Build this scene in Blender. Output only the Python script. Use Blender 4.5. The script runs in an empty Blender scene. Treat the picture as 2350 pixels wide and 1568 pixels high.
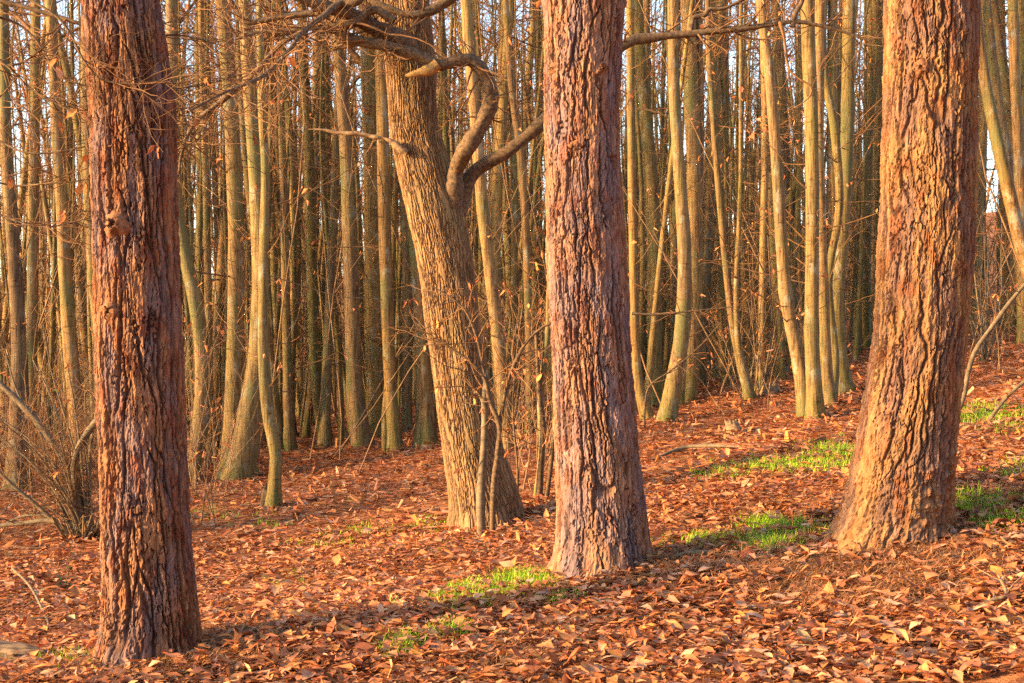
import bpy, math, random
import numpy as np
from mathutils import Vector, Matrix

random.seed(7)
RNG = np.random.default_rng(11)
SC = bpy.context.scene
COL = SC.collection

# ------------------------------------------------------------------ camera
cam_data = bpy.data.cameras.new('camera')
cam_data.lens = 50.0
cam_data.sensor_width = 36.0
cam_data.clip_end = 600.0
cam_data.dof.use_dof = True
cam_data.dof.focus_distance = 9.6
cam_data.dof.aperture_fstop = 11.0
cam = bpy.data.objects.new('camera', cam_data)
COL.objects.link(cam)
cam.location = (0, 0, 0)
cam.rotation_euler = (math.radians(90), 0, 0)
SC.camera = cam

# ------------------------------------------------------------------ light
SUN_EL = math.radians(14.0)
SUN_BACK = math.radians(16.0)          # the sun stands to the side and a little behind the camera
sunvec = Vector((-math.cos(SUN_BACK) * math.cos(SUN_EL), -math.sin(SUN_BACK) * math.cos(SUN_EL), math.sin(SUN_EL)))
world = bpy.data.worlds.new('World')
SC.world = world
world.use_nodes = True
wn = world.node_tree
bg = wn.nodes['Background']
sky = wn.nodes.new('ShaderNodeTexSky')
sky.sky_type = 'NISHITA'
sky.sun_disc = False
sky.sun_elevation = SUN_EL
sky.sun_rotation = math.atan2(sunvec.x, sunvec.y)
sky.altitude = 100
sky.air_density = 1.0
sky.dust_density = 1.0
sky.ozone_density = 1.0
wn.links.new(sky.outputs['Color'], bg.inputs['Color'])
bg.inputs['Strength'].default_value = 0.15
sun_data = bpy.data.lights.new('sun', 'SUN')
sun_data.energy = 4.7
sun_data.angle = math.radians(5.0)
sun_data.color = (1.0, 0.61, 0.26)
sun = bpy.data.objects.new('sun', sun_data)
COL.objects.link(sun)
sun.rotation_euler = (-sunvec).to_track_quat('-Z', 'Y').to_euler()

SC.view_settings.view_transform = 'Standard'
SC.view_settings.look = 'None'
SC.view_settings.gamma = 1.0
SC.view_settings.exposure = 2.0
SC.view_settings.use_curve_mapping = False
SC.render.engine = 'CYCLES'
SC.cycles.use_denoising = False
SC.cycles.max_bounces = 6
SC.cycles.diffuse_bounces = 5
SC.cycles.glossy_bounces = 1
SC.cycles.sample_clamp_indirect = 2.5
SC.cycles.transmission_bounces = 2
SC.cycles.caustics_reflective = False
SC.cycles.caustics_refractive = False

# ------------------------------------------------------------------ helpers
K = 2350 * 50.0 / 36.0          # pixels per unit slope in a 2350 px wide view of the photograph
CX, CY = 1175.0, 784.0


def at(px, py, d):
    return np.array([(px - CX) / K * d, d, (CY - py) / K * d])


def softplus(t):
    return np.logaddexp(0.0, t)


def gz(x, y):
    """height of the ground"""
    x = np.asarray(x, float)
    y = np.asarray(y, float)
    z = -2.066 + .04 * x + .13 * softplus(x + 3.0) - .07 * softplus((x - 9) / 2) * 2
    z = z + .015 * (y - 10) - .012 * softplus((y - 34) / 4) * 4 + .09 * softplus((y - 58) / 6) * 6
    z = z + .15 * np.exp(-((x + 2.3) ** 2 + (y - 8.3) ** 2) / 3.4)
    z = z + .035 * np.sin(x * .9 + .4 * y) + .03 * np.sin(.7 * y - .5 * x + 1.3) + .012 * np.sin(2.3 * x + 1.9 * y)
    return z


def hit(px, py, lo=4.0, hi=90.0):
    """distance at which the ray through a pixel meets the ground"""
    ds = np.linspace(lo, hi, 4000)
    f = (CY - py) / K * ds - gz((px - CX) / K * ds, ds)
    i = np.where(f <= 0)[0]
    return float(ds[i[0]]) if len(i) else hi


def hash2(ix, iy, seed):
    h = (ix.astype(np.int64) * 374761393 + iy.astype(np.int64) * 668265263 + seed * 2147483647 + 12345) & 0xFFFFFFFF
    h = ((h ^ (h >> 13)) * 1274126177) & 0xFFFFFFFF
    h = ((h ^ (h >> 16)) * 2246822519) & 0xFFFFFFFF
    return ((h ^ (h >> 15)) & 0xFFFFFF) / float(0x1000000)


def noise2(u, v, seed=0, per=None):
    """gradient noise about -1..1, optionally periodic in u"""
    iu = np.floor(u)
    iv = np.floor(v)
    fu = u - iu
    fv = v - iv
    su = fu * fu * fu * (fu * (fu * 6 - 15) + 10)
    sv = fv * fv * fv * (fv * (fv * 6 - 15) + 10)

    def g(dx, dy):
        jx = iu + dx
        if per:
            jx = np.mod(jx, per)
        a = hash2(jx, iv + dy, seed) * 2 * math.pi
        return np.cos(a) * (fu - dx) + np.sin(a) * (fv - dy)
    a = g(0, 0) * (1 - su) + g(1, 0) * su
    b = g(0, 1) * (1 - su) + g(1, 1) * su
    return (a * (1 - sv) + b * sv) * 1.5


def worley(u, v, seed, per, jit=.85):
    """u, v in cell units (periodic in u): F1, F2 and a random number of the nearest cell"""
    iu = np.floor(u)
    iv = np.floor(v)
    f1 = np.full(u.shape, 9.0)
    f2 = np.full(u.shape, 9.0)
    cid = np.zeros(u.shape)
    for dx in (-1, 0, 1):
        for dy in (-1, 0, 1):
            jx = np.mod(iu + dx, per)
            jy = iv + dy
            cx = iu + dx + .5 + jit * (hash2(jx, jy, seed) - .5)
            cy = jy + .5 + jit * (hash2(jx, jy, seed + 17) - .5)
            d = np.hypot(u - cx, v - cy)
            near = d < f1
            f2 = np.where(near, f1, np.minimum(f2, d))
            cid = np.where(near, hash2(jx, jy, seed + 31), cid)
            f1 = np.where(near, d, f1)
    return f1, f2, cid


def sstep(a, b, x):
    t = np.clip((x - a) / (b - a), 0, 1)
    return t * t * (3 - 2 * t)


def norm(a):
    return a / np.maximum(np.linalg.norm(a, axis=-1, keepdims=True), 1e-9)


def mesh_np(name, verts, faces, col=None, smooth=True, mat_idx=None):
    """mesh from arrays; faces is one (n, k) array or a list of such"""
    if not isinstance(faces, (list, tuple)):
        faces = [faces]
    faces = [f for f in faces if len(f)]
    me = bpy.data.meshes.new(name)
    verts = np.asarray(verts, np.float32).reshape(-1, 3)
    me.vertices.add(len(verts))
    me.vertices.foreach_set('co', verts.ravel())
    nl = sum(f.size for f in faces)
    npoly = sum(len(f) for f in faces)
    me.loops.add(nl)
    me.polygons.add(npoly)
    me.loops.foreach_set('vertex_index', np.concatenate([f.ravel() for f in faces]).astype(np.int32))
    tot = np.concatenate([np.full(len(f), f.shape[1]) for f in faces])
    me.polygons.foreach_set('loop_start', (np.cumsum(tot) - tot).astype(np.int32))
    me.polygons.foreach_set('use_smooth', np.full(npoly, bool(smooth)))
    me.update(calc_edges=True)
    if col is not None:
        ca = me.color_attributes.new('col', 'FLOAT_COLOR', 'POINT')
        c4 = np.ones((len(verts), 4), np.float32)
        c4[:, :3] = np.asarray(col).reshape(-1, 3)
        ca.data.foreach_set('color', c4.ravel())
    return me


def obj(name, me, mat=None, parent=None, loc=None):
    if mat is not None and me is not None and not me.materials:
        me.materials.append(mat)
    o = bpy.data.objects.new(name, me)
    COL.objects.link(o)
    if parent is not None:
        o.parent = parent
    if loc is not None:
        o.location = loc
    return o


def tag(o, label=None, cat=None, group=None, kind=None):
    if label:
        o['label'] = label
    if cat:
        o['category'] = cat
    if group:
        o['group'] = group
    if kind:
        o['kind'] = kind
    return o


def thing(name, loc, label, cat, group=None):
    o = obj(name, None)
    o.empty_display_size = .2
    o.location = Vector(loc)
    return tag(o, label, cat, group)


class Tubes:
    """collects batches of tapered tubes, builds one mesh; colours optional"""

    def __init__(self):
        self.v, self.f, self.n = [], [], 0

    def add(self, pts, rad, sides=4, jag=0.0, seed=1):
        pts = np.asarray(pts, float)
        rad = np.asarray(rad, float)
        if pts.ndim == 2:
            pts = pts[None]
            rad = rad[None]
        N, P, _ = pts.shape
        T = np.gradient(pts, axis=1)
        T = norm(T)
        axes = norm(np.array([[1., .13, .05], [.07, 1., .1], [.1, .05, 1.]]))      # the axis the tube never runs along
        ref = axes[np.argmin(np.abs(np.einsum('npk,ak->npa', T, axes)).max(1), axis=1)]
        U = norm(np.cross(T, ref[:, None, :]))
        V = np.cross(T, U)
        a = np.arange(sides) / sides * 2 * math.pi
        ring = U[:, :, None, :] * np.cos(a)[None, None, :, None] + V[:, :, None, :] * np.sin(a)[None, None, :, None]
        rr = np.repeat(rad[:, :, None], sides, 2)
        if jag:
            A_, B_ = np.meshgrid(np.arange(sides) / sides, np.arange(P) * .35)
            rr = rr * (1 + jag * (noise2(A_ * 7, B_, seed, 7) + .6 * noise2(A_ * 13, B_ * 2.3, seed + 5, 13)))[None]
        vs = pts[:, :, None, :] + ring * rr[..., None]
        idx = (np.arange(N * P * sides) + self.n).reshape(N, P, sides)
        a0 = idx[:, :-1, :]
        a1 = idx[:, 1:, :]
        q = np.stack([a0, np.roll(a0, -1, 2), np.roll(a1, -1, 2), a1], -1).reshape(-1, 4)
        self.v.append(vs.reshape(-1, 3))
        self.f.append(q)
        self.n += N * P * sides
        return self

    def build(self, name, mat, parent=None, origin=None, smooth=True):
        v = np.concatenate(self.v)
        if origin is not None:
            v = v - np.asarray(origin)
        me = mesh_np(name, v, np.concatenate(self.f), smooth=smooth)
        return obj(name, me, mat, parent)


def catmull(P, n):
    """smooth curve through the points P (rows of any width), n samples"""
    P = np.asarray(P, float)
    if len(P) == 2:
        t = np.linspace(0, 1, n)[:, None]
        return P[0] * (1 - t) + P[1] * t
    Q = np.vstack([2 * P[0] - P[1], P, 2 * P[-1] - P[-2]])
    s = np.concatenate([[0], np.cumsum(np.linalg.norm(np.diff(P[:, :2], axis=0), axis=1))])
    ts = np.linspace(0, s[-1], n)
    i = np.clip(np.searchsorted(s, ts, 'right') - 1, 0, len(P) - 2)
    t = ((ts - s[i]) / (s[i + 1] - s[i]))[:, None]
    p0, p1, p2, p3 = Q[i], Q[i + 1], Q[i + 2], Q[i + 3]
    return .5 * (2 * p1 + (p2 - p0) * t + (2 * p0 - 5 * p1 + 4 * p2 - p3) * t ** 2 + (3 * p1 - p0 - 3 * p2 + p3) * t ** 3)


def grow(starts, dirs, lens, r0, P=6, wander=.16, up=.02, tip=.3, rng=RNG):
    """a batch of wandering twigs"""
    N = len(starts)
    pts = np.zeros((N, P, 3))
    pts[:, 0] = starts
    d = norm(dirs)
    step = (np.asarray(lens) / (P - 1))[:, None]
    for i in range(1, P):
        pts[:, i] = pts[:, i - 1] + d * step
        d = norm(d + rng.normal(0, wander, (N, 3)) + np.array([0, 0, up]))
    rad = np.asarray(r0)[:, None] * np.linspace(1, tip, P)[None]
    return pts, rad


def kids(pts, rad, k, lf, spread, rmul=.6, tmin=.2, P=5, wander=.18, up=.03, rng=RNG, rmin=.0012):
    """k side twigs on every twig of a batch"""
    N, Q, _ = pts.shape
    i = np.repeat(np.arange(N), k)
    t = rng.uniform(tmin, 1, N * k) * (Q - 1.001)
    a = np.floor(t).astype(int)
    w = (t - a)[:, None]
    s = pts[i, a] * (1 - w) + pts[i, a + 1] * w
    d = norm(pts[i, a + 1] - pts[i, a])
    d = norm(d + rng.normal(0, spread, (N * k, 3)))
    L = np.linalg.norm(pts[:, -1] - pts[:, 0], axis=1)[i] * lf * rng.uniform(.5, 1.2, N * k)
    r = np.maximum(rad[i, a] * rmul, rmin)
    return grow(s, d, L, r, P, wander, up, .45, rng)


# ------------------------------------------------------------------ materials
def mat_new(name, rough=.85, spec=.25):
    m = bpy.data.materials.new(name)
    m.use_nodes = True
    b = m.node_tree.nodes['Principled BSDF']
    b.inputs['Roughness'].default_value = rough
    b.inputs['Specular IOR Level'].default_value = spec
    return m, m.node_tree, b


def N(nt, typ, **kw):
    n = nt.nodes.new(typ)
    for k, v in kw.items():
        if isinstance(k, str) and hasattr(n, k):
            setattr(n, k, v)
    return n


def ramp(nt, stops):
    r = nt.nodes.new('ShaderNodeValToRGB')
    while len(r.color_ramp.elements) < len(stops):
        r.color_ramp.elements.new(.5)
    for e, (p, c) in zip(r.color_ramp.elements, stops):
        e.position = p
        e.color = (*c, 1)
    return r


def noise_node(nt, vec, scale, detail=4, rough=.6, mapscale=None):
    if mapscale:
        mp = nt.nodes.new('ShaderNodeMapping')
        mp.inputs['Scale'].default_value = mapscale
        nt.links.new(vec, mp.inputs['Vector'])
        vec = mp.outputs['Vector']
    n = nt.nodes.new('ShaderNodeTexNoise')
    n.inputs['Scale'].default_value = scale
    n.inputs['Detail'].default_value = detail
    n.inputs['Roughness'].default_value = rough
    nt.links.new(vec, n.inputs['Vector'])
    return n


def mixc(nt, a, b, fac, mode='MIX'):
    m = nt.nodes.new('ShaderNodeMix')
    m.data_type = 'RGBA'
    m.blend_type = mode
    for sock, v in ((m.inputs[6], a), (m.inputs[7], b), (m.inputs[0], fac)):
        if hasattr(v, 'is_linked') or hasattr(v, 'links'):
            nt.links.new(v, sock)
        elif isinstance(v, (tuple, list)):
            sock.default_value = (*v, 1)
        else:
            sock.default_value = v
    return m.outputs[2]


def bump(nt, b, height, strength, dist):
    n = nt.nodes.new('ShaderNodeBump')
    n.inputs['Strength'].default_value = strength
    n.inputs['Distance'].default_value = dist
    nt.links.new(height, n.inputs['Height'])
    nt.links.new(n.outputs['Normal'], b.inputs['Normal'])


def mat_vcol(name, rough=.8, spec=.25, grain=None, gstr=.35, bdist=.004, transl=0.0):
    """colour from the mesh, broken up by grain"""
    m, nt, b = mat_new(name, rough, spec)
    a = nt.nodes.new('ShaderNodeVertexColor')
    a.layer_name = 'col'
    c = a.outputs['Color']
    tc = nt.nodes.new('ShaderNodeTexCoord')
    if grain:
        n = noise_node(nt, tc.outputs['Object'], 1.0, 5, .65, grain)
        r = ramp(nt, [(.25, (1 - gstr,) * 3), (.75, (1 + gstr,) * 3)])
        nt.links.new(n.outputs['Fac'], r.inputs['Fac'])
        c = mixc(nt, c, r.outputs['Color'], 1.0, 'MULTIPLY')
        bump(nt, b, n.outputs['Fac'], .8, bdist)
    nt.links.new(c, b.inputs['Base Color'])
    if transl:
        t = nt.nodes.new('ShaderNodeBsdfTranslucent')
        nt.links.new(c, t.inputs['Color'])
        mx = nt.nodes.new('ShaderNodeMixShader')
        mx.inputs[0].default_value = transl
        nt.links.new(b.outputs[0], mx.inputs[1])
        nt.links.new(t.outputs[0], mx.inputs[2])
        nt.links.new(mx.outputs[0], nt.nodes['Material Output'].inputs['Surface'])
    return m


M = {}
M['pine_bark'] = mat_vcol('pine_bark', .9, .15, (55, 55, 14), .42, .006)
M['old_bark'] = mat_vcol('old_bark', .9, .15, (60, 60, 14), .3, .004)
M['leaf'] = mat_vcol('fallen_leaf', .8, .12, (38, 38, 38), .25, .003, .12)
M['grass'] = mat_vcol('grass_blade', .5, .35, None, 0, 0, .3)
M['needle'] = mat_vcol('dry_needle', .6, .3)


def mat_pole():
    """smooth chestnut bark: olive grey with fine upright fissures, algae and dark scars"""
    m, nt, b = mat_new('pole_bark', .8, .25)
    tc = nt.nodes.new('ShaderNodeTexCoord')
    oi = nt.nodes.new('ShaderNodeObjectInfo')
    off = nt.nodes.new('ShaderNodeVectorMath')
    off.operation = 'MULTIPLY_ADD'
    off.inputs[1].default_value = (1, 1, 1)
    cmb = nt.nodes.new('ShaderNodeCombineXYZ')
    mul = nt.nodes.new('ShaderNodeMath')
    mul.operation = 'MULTIPLY'
    mul.inputs[1].default_value = 40
    nt.links.new(oi.outputs['Random'], mul.inputs[0])
    for k in range(3):
        nt.links.new(mul.outputs[0], cmb.inputs[k])
    nt.links.new(tc.outputs['Object'], off.inputs[0])
    nt.links.new(cmb.outputs[0], off.inputs[2])
    vec = off.outputs[0]
    big = noise_node(nt, vec, 1.0, 3, .55, (2.2, 2.2, .7))
    r1 = ramp(nt, [(.32, (.19, .13, .07)), (.52, (.255, .175, .08)), (.68, (.20, .165, .058))])
    nt.links.new(big.outputs['Fac'], r1.inputs['Fac'])
    # from tree to tree: greyer, greener or browner
    r2 = ramp(nt, [(0, (.62, .56, .55)), (.2, (1.0, .92, .85)), (.4, (.74, .78, .52)), (.6, (1.25, 1.1, .92)), (.8, (.82, .66, .5)), (1, (1.1, 1.0, .62))])
    nt.links.new(oi.outputs['Random'], r2.inputs['Fac'])
    c = mixc(nt, r1.outputs['Color'], r2.outputs['Color'], 1.0, 'MULTIPLY')
    fis = noise_node(nt, vec, 1.0, 4, .6, (42, 42, 2.6))
    r3 = ramp(nt, [(.38, (.30, .26, .23)), (.52, (1, 1, 1)), (.75, (1.2, 1.2, 1.16))])
    nt.links.new(fis.outputs['Fac'], r3.inputs['Fac'])
    c = mixc(nt, c, r3.outputs['Color'], .8, 'MULTIPLY')
    scar = noise_node(nt, vec, 1.0, 2, .5, (7, 7, 26))
    r4 = ramp(nt, [(.30, (.45, .4, .36)), (.38, (1, 1, 1))])
    nt.links.new(scar.outputs['Fac'], r4.inputs['Fac'])
    c = mixc(nt, c, r4.outputs['Color'], .8, 'MULTIPLY')
    lich = noise_node(nt, vec, 1.0, 5, .7, (6, 6, 3))
    r5 = ramp(nt, [(.56, (0, 0, 0)), (.64, (.55, .55, .55))])
    nt.links.new(lich.outputs['Fac'], r5.inputs['Fac'])
    c = mixc(nt, c, (.30, .30, .22), r5.outputs['Color'])
    alg = noise_node(nt, vec, 1.0, 4, .6, (3, 3, 1.1))
    r6 = ramp(nt, [(.5, (0, 0, 0)), (.66, (.8, .8, .8))])
    nt.links.new(alg.outputs['Fac'], r6.inputs['Fac'])
    c = mixc(nt, c, (.11, .115, .04), r6.outputs['Color'])
    a = nt.nodes.new('ShaderNodeVertexColor')
    a.layer_name = 'col'
    sep = nt.nodes.new('ShaderNodeSeparateColor')
    nt.links.new(a.outputs['Color'], sep.inputs[0])
    mossn = noise_node(nt, vec, 9, 4, .6)
    mm = nt.nodes.new('ShaderNodeMath')
    mm.operation = 'MULTIPLY'
    rr = ramp(nt, [(.45, (0, 0, 0)), (.6, (1, 1, 1))])
    nt.links.new(mossn.outputs['Fac'], rr.inputs['Fac'])
    nt.links.new(rr.outputs['Color'], mm.inputs[0])
    nt.links.new(sep.outputs[0], mm.inputs[1])
    c = mixc(nt, c, (.075, .095, .018), mm.outputs[0])
    nt.links.new(c, b.inputs['Base Color'])
    ad = nt.nodes.new('ShaderNodeMath')
    ad.operation = 'ADD'
    nt.links.new(fis.outputs['Fac'], ad.inputs[0])
    nt.links.new(scar.outputs['Fac'], ad.inputs[1])
    bump(nt, b, ad.outputs[0], .9, .008)
    return m


M['pole'] = mat_pole()


def mat_simple(name, c1, c2, scale=(20, 20, 20), rough=.8, vary=0.0):
    m, nt, b = mat_new(name, rough, .25)
    tc = nt.nodes.new('ShaderNodeTexCoord')
    n = noise_node(nt, tc.outputs['Object'], 1.0, 4, .6, scale)
    r = ramp(nt, [(.35, c1), (.65, c2)])
    nt.links.new(n.outputs['Fac'], r.inputs['Fac'])
    nt.links.new(r.outputs['Color'], b.inputs['Base Color'])
    bump(nt, b, n.outputs['Fac'], .6, .004)
    return m


M['twig'] = mat_simple('twig_bark', (.11, .055, .026), (.24, .125, .05), (6, 6, 6))
M['limb'] = mat_simple('limb_bark', (.05, .034, .021), (.17, .108, .057), (34, 34, 34))
M['brush'] = mat_simple('brush_bark', (.15, .085, .045), (.30, .185, .09), (6, 6, 6))
M['hazel'] = mat_simple('shrub_bark', (.085, .062, .038), (.19, .145, .088), (15, 15, 15))
M['deadwood'] = mat_simple('dead_wood', (.11, .07, .04), (.30, .20, .11), (30, 12, 30))
M['splinter'] = mat_simple('torn_wood', (.20, .12, .04), (.42, .26, .10), (14, 60, 60))
M['greenleaf'] = mat_simple('green_leaf', (.02, .07, .025), (.05, .14, .04), (30, 30, 30), .45)
M['moss'] = mat_simple('moss', (.035, .06, .008), (.10, .15, .015), (40, 40, 40), .95)
M['burr'] = mat_simple('burr_husk', (.10, .045, .02), (.22, .10, .035), (60, 60, 60), .9)


def mat_ground():
    m, nt, b = mat_new('forest_floor', .95, .1)
    tc = nt.nodes.new('ShaderNodeTexCoord')
    vec = tc.outputs['Object']
    vo = nt.nodes.new('ShaderNodeTexVoronoi')
    vo.inputs['Scale'].default_value = 14
    nd = noise_node(nt, vec, 7, 3)
    wv = nt.nodes.new('ShaderNodeVectorMath')
    wv.operation = 'MULTIPLY_ADD'
    wv.inputs[1].default_value = (.12, .12, .12)
    nt.links.new(nd.outputs['Color'], wv.inputs[0])
    nt.links.new(vec, wv.inputs[2])
    nt.links.new(wv.outputs[0], vo.inputs['Vector'])
    sp = nt.nodes.new('ShaderNodeSeparateColor')
    nt.links.new(vo.outputs['Color'], sp.inputs[0])
    r = ramp(nt, [(0, (.20, .075, .032)), (.35, (.34, .125, .05)), (.7, (.46, .175, .065)), (1, (.54, .25, .11))])
    nt.links.new(sp.outputs[0], r.inputs['Fac'])
    fine = noise_node(nt, vec, 60, 4, .7)
    rf = ramp(nt, [(.3, (.55, .55, .55)), (.7, (1.25, 1.25, 1.25))])
    nt.links.new(fine.outputs['Fac'], rf.inputs['Fac'])
    c = mixc(nt, r.outputs['Color'], rf.outputs['Color'], 1, 'MULTIPLY')
    nt.links.new(c, b.inputs['Base Color'])
    ad = nt.nodes.new('ShaderNodeMath')
    ad.operation = 'ADD'
    nt.links.new(sp.outputs[1], ad.inputs[0])
    nt.links.new(fine.outputs['Fac'], ad.inputs[1])
    bump(nt, b, ad.outputs[0], 1.0, .03)
    return m


M['ground'] = mat_ground()

# ------------------------------------------------------------------ the ground
def build_ground():
    xs = np.concatenate([np.linspace(-160, -16, 30), np.linspace(-15, 15, 101), np.linspace(16, 160, 30)])
    ys = np.concatenate([np.linspace(-30, 4, 12), np.linspace(4.5, 40, 120), np.linspace(42, 170, 60)])
    X, Y = np.meshgrid(xs, ys)
    Z = gz(X, Y) + .012 * noise2(X * 2.2, Y * 2.2, 3)
    nx, ny = len(xs), len(ys)
    idx = np.arange(nx * ny).reshape(ny, nx)
    f = np.stack([idx[:-1, :-1], idx[:-1, 1:], idx[1:, 1:], idx[1:, :-1]], -1).reshape(-1, 4)
    me = mesh_np('ground', np.stack([X, Y, Z], -1), f)
    o = obj('ground', me, M['ground'])
    tag(o, 'sloping woodland floor rising towards one side under fallen leaves', 'ground', kind='structure')


build_ground()

TRUNKS = []      # (x, y, radius) of everything leaves must not lie inside


# ------------------------------------------------------------------ the three pines
PINES = [
    dict(label='thick pine trunk with torn bark and stub knots, standing by the multi-stemmed shrub', seed=3,
         base=(333, 1512), cell=(.054, .42), flare=.10, pal=((.18, .115, .098), (.28, .135, .062), (.185, .06, .028)),
         edge=[(0, 190, 364), (188, 203, 396), (330, 210, 401), (526, 219, 406), (658, 220, 413), (846, 221, 420), (1034, 231, 425),
               (1175, 232, 432), (1363, 237, 449), (1440, 236, 455), (1500, 230, 452), (1560, 222, 458)]),
    dict(label='straight pine trunk with pinkish plated bark, standing in front of the leaning forked tree', seed=12,
         base=(1378, 1316), cell=(.066, .50), flare=.12, pal=((.205, .14, .13), (.31, .165, .092), (.20, .082, .05)),
         edge=[(0, 1243, 1438), (80, 1250, 1428), (260, 1250, 1420), (450, 1253, 1428), (517, 1254, 1433), (658, 1259, 1440), (846, 1270, 1450),
               (987, 1272, 1464), (1175, 1279, 1480), (1250, 1278, 1488), (1310, 1270, 1494), (1350, 1262, 1500)]),
    dict(label='broad pine trunk with golden furrowed bark and a swollen flared foot', seed=25,
         base=(2035, 1250), cell=(.056, .44), flare=.16, collar=.58, pal=((.20, .112, .072), (.31, .165, .066), (.22, .08, .03)),
         edge=[(0, 2033, 2243), (94, 2034, 2243), (188, 2031, 2239), (330, 2026, 2237), (526, 2021, 2234), (658, 2014, 2226), (800, 2004, 2212),
               (940, 1981, 2197), (1043, 1961, 2185), (1128, 1948, 2183), (1190, 1928, 2180), (1240, 1912, 2174), (1290, 1900, 2172)]),
]


def pine(P):
    d = hit(*P['base'])
    E = np.array(P['edge'], float)
    seed = P['seed']
    zc = (CY - E[:, 0]) / K * d
    xc = ((E[:, 1] + E[:, 2]) / 2 - CX) / K * d
    rc = (E[:, 2] - E[:, 1]) / 2 / K * d
    o = np.argsort(zc)
    zc, xc, rc = zc[o], xc[o], rc[o]
    zb = float(gz(xc[0], d))
    z_lo, z_vis, z_hi = zb - .25, zc[-1] + .15, 9.5
    rows = np.concatenate([np.arange(z_lo, z_vis, .0100), np.linspace(z_vis, z_hi, 40)[1:]])
    front = np.radians(-90)
    th = np.concatenate([np.linspace(front - math.radians(112), front + math.radians(112), 200, endpoint=False),
                         np.linspace(front + math.radians(112), front + math.radians(248), 24, endpoint=False)])
    TH, Z = np.meshgrid(th, rows)
    # smooth the outline a little
    def sm(vals):
        zz = np.linspace(zc[0], zc[-1], 200)
        v = np.interp(zz, zc, vals)
        k = np.hanning(25)
        k /= k.sum()
        v = np.convolve(np.pad(v, 12, 'edge'), k, 'valid')
        return zz, v
    zz, xv = sm(xc)
    _, rv = sm(rc)
    X0 = np.interp(Z, zz, xv)
    top_slope = (xc[-1] - xc[-3]) / (zc[-1] - zc[-3])
    X0 = X0 + np.maximum(Z - zc[-1], 0) * top_slope * .6
    R = np.interp(Z, zz, rv) * (1 - .035 * np.maximum(Z - zc[-1], 0))
    Rm = float(rv.mean())
    circ = 2 * math.pi * Rm
    h = Z - zb
    # root lobes and long swellings
    lob = np.cos(TH * 5 + seed) * .5 + np.cos(TH * 3 + 2 * seed) * .5
    R = R * (1 + .13 * np.exp(-np.maximum(h, 0) / .11))
    R = R * (1 + P['flare'] * lob * np.exp(-np.maximum(h, 0) / .22)) * (1 + .018 * noise2(TH * 3 / math.pi + 9, Z * 1.3, seed, None) * 1.0)
    u = np.mod(TH, 2 * math.pi) / (2 * math.pi)          # 0..1 around

    def per_noise(nu, fv, s):
        return noise2(u * nu, Z * fv, s, nu)
    cw, ch = P['cell']
    tw = .10 * np.sin(Z * .55 + seed)                     # slow spiral of the grain
    arc = TH[0] * Rm

    def cracks(width, length, s, w0, w1, warp=.5):
        """long wavy fissures: contour lines of a noise stretched along the trunk, as distance in metres"""
        nn = max(6, int(round(circ / width)))
        q = u * nn + warp * per_noise(9, 2.0, s + 1) + .35 * warp * per_noise(22, 7, s + 2) + .13 * warp * per_noise(50, 26, s + 3) + tw * nn / 20
        n = noise2(q, Z / length + .2 * per_noise(7, 2, s + 4), s, nn)
        g = np.hypot(np.gradient(n, arc, axis=1), np.gradient(n, rows, axis=0))
        dist = np.abs(n) / np.maximum(g, 4.0)
        w = w0 + (w1 - w0) * sstep(-.45, .5, per_noise(9, 3.2, s + 5))
        return 1 - sstep(.2 * w, 1.6 * w, dist)

    fur = .9 * cracks(cw * 2.0, ch * 3.6, seed + 100, .0015, .0125, .45)
    fur = np.maximum(fur, cracks(cw * 1.5, ch * 3.6, seed + 140, .001, .0085, .45) * sstep(-.3, .15, per_noise(5, 1.7, seed + 141)))
    fine = cracks(cw * .6, ch * 1.6, seed + 120, .001, .0042, .5) * sstep(-.25, .25, per_noise(9, 3.0, seed + 21)) * (1 - fur)
    nu = max(8, int(round(circ / (cw * .8))))
    f1, f2, cid = worley(u * nu + .6 * per_noise(14, 5, seed + 1) + .35 * per_noise(44, 20, seed + 2) + tw * nu / 20,
                         Z / (ch * 1.3) + .6 * per_noise(14, 5, seed + 3) + .25 * per_noise(50, 26, seed + 4), seed, nu)
    plate = (1 - sstep(.0, .09, f2 - f1)) * sstep(-.5, .2, per_noise(8, 2.4, seed + 33))
    fur = np.maximum(fur, .8 * plate)
    collar = 0.0
    if P.get('collar'):                                    # swollen, scaly foot with a wavy upper lip
        lip = P['collar'] + .10 * np.sin(TH + .9) + .05 * per_noise(9, 2, seed + 60)
        collar = 1 - sstep(lip - .025, lip + .025, h)
        fur = fur * (1 - .5 * collar)
        R = R * (1 + .035 * collar * np.exp(-np.maximum(lip - h, 0) / .25))
    nu2 = nu * 2 + 3
    g1, g2, cid2 = worley(u * nu2 + .7 * per_noise(30, 12, seed + 6) + .3 * per_noise(90, 40, seed + 7) + tw * nu / 10,
                          Z / (ch * .2) + .6 * per_noise(28, 12, seed + 9), seed + 50, nu2)
    flake = per_noise(36, 4.5, seed + 10) + .7 * per_noise(84, 13, seed + 11)
    lev = np.floor((flake * .5 + .5) * 6) / 6                        # thin layered scales
    rough = per_noise(130, 15, seed + 12)
    rough2 = per_noise(190, 50, seed + 13)
    swell = per_noise(7, 2.0, seed + 19)
    disp = .012 * (cid - .5) + .005 * (cid2 - .5) + .006 * swell - .027 * fur - .010 * fine
    disp = disp + .010 * (lev - .5) * (1 - fur) + .0048 * rough + .003 * rough2
    disp = disp + .016 * collar * per_noise(30, 22, seed + 61) + .010 * collar * per_noise(70, 50, seed + 62)
    Rf = R + disp
    # knots: broken stubs with raised collars
    X = X0 + Rf * np.cos(TH)
    Y = d + Rf * np.sin(TH)
    # colour of the bark layers
    greyish, tan, rust = (np.array(q) for q in P['pal'])
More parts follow.
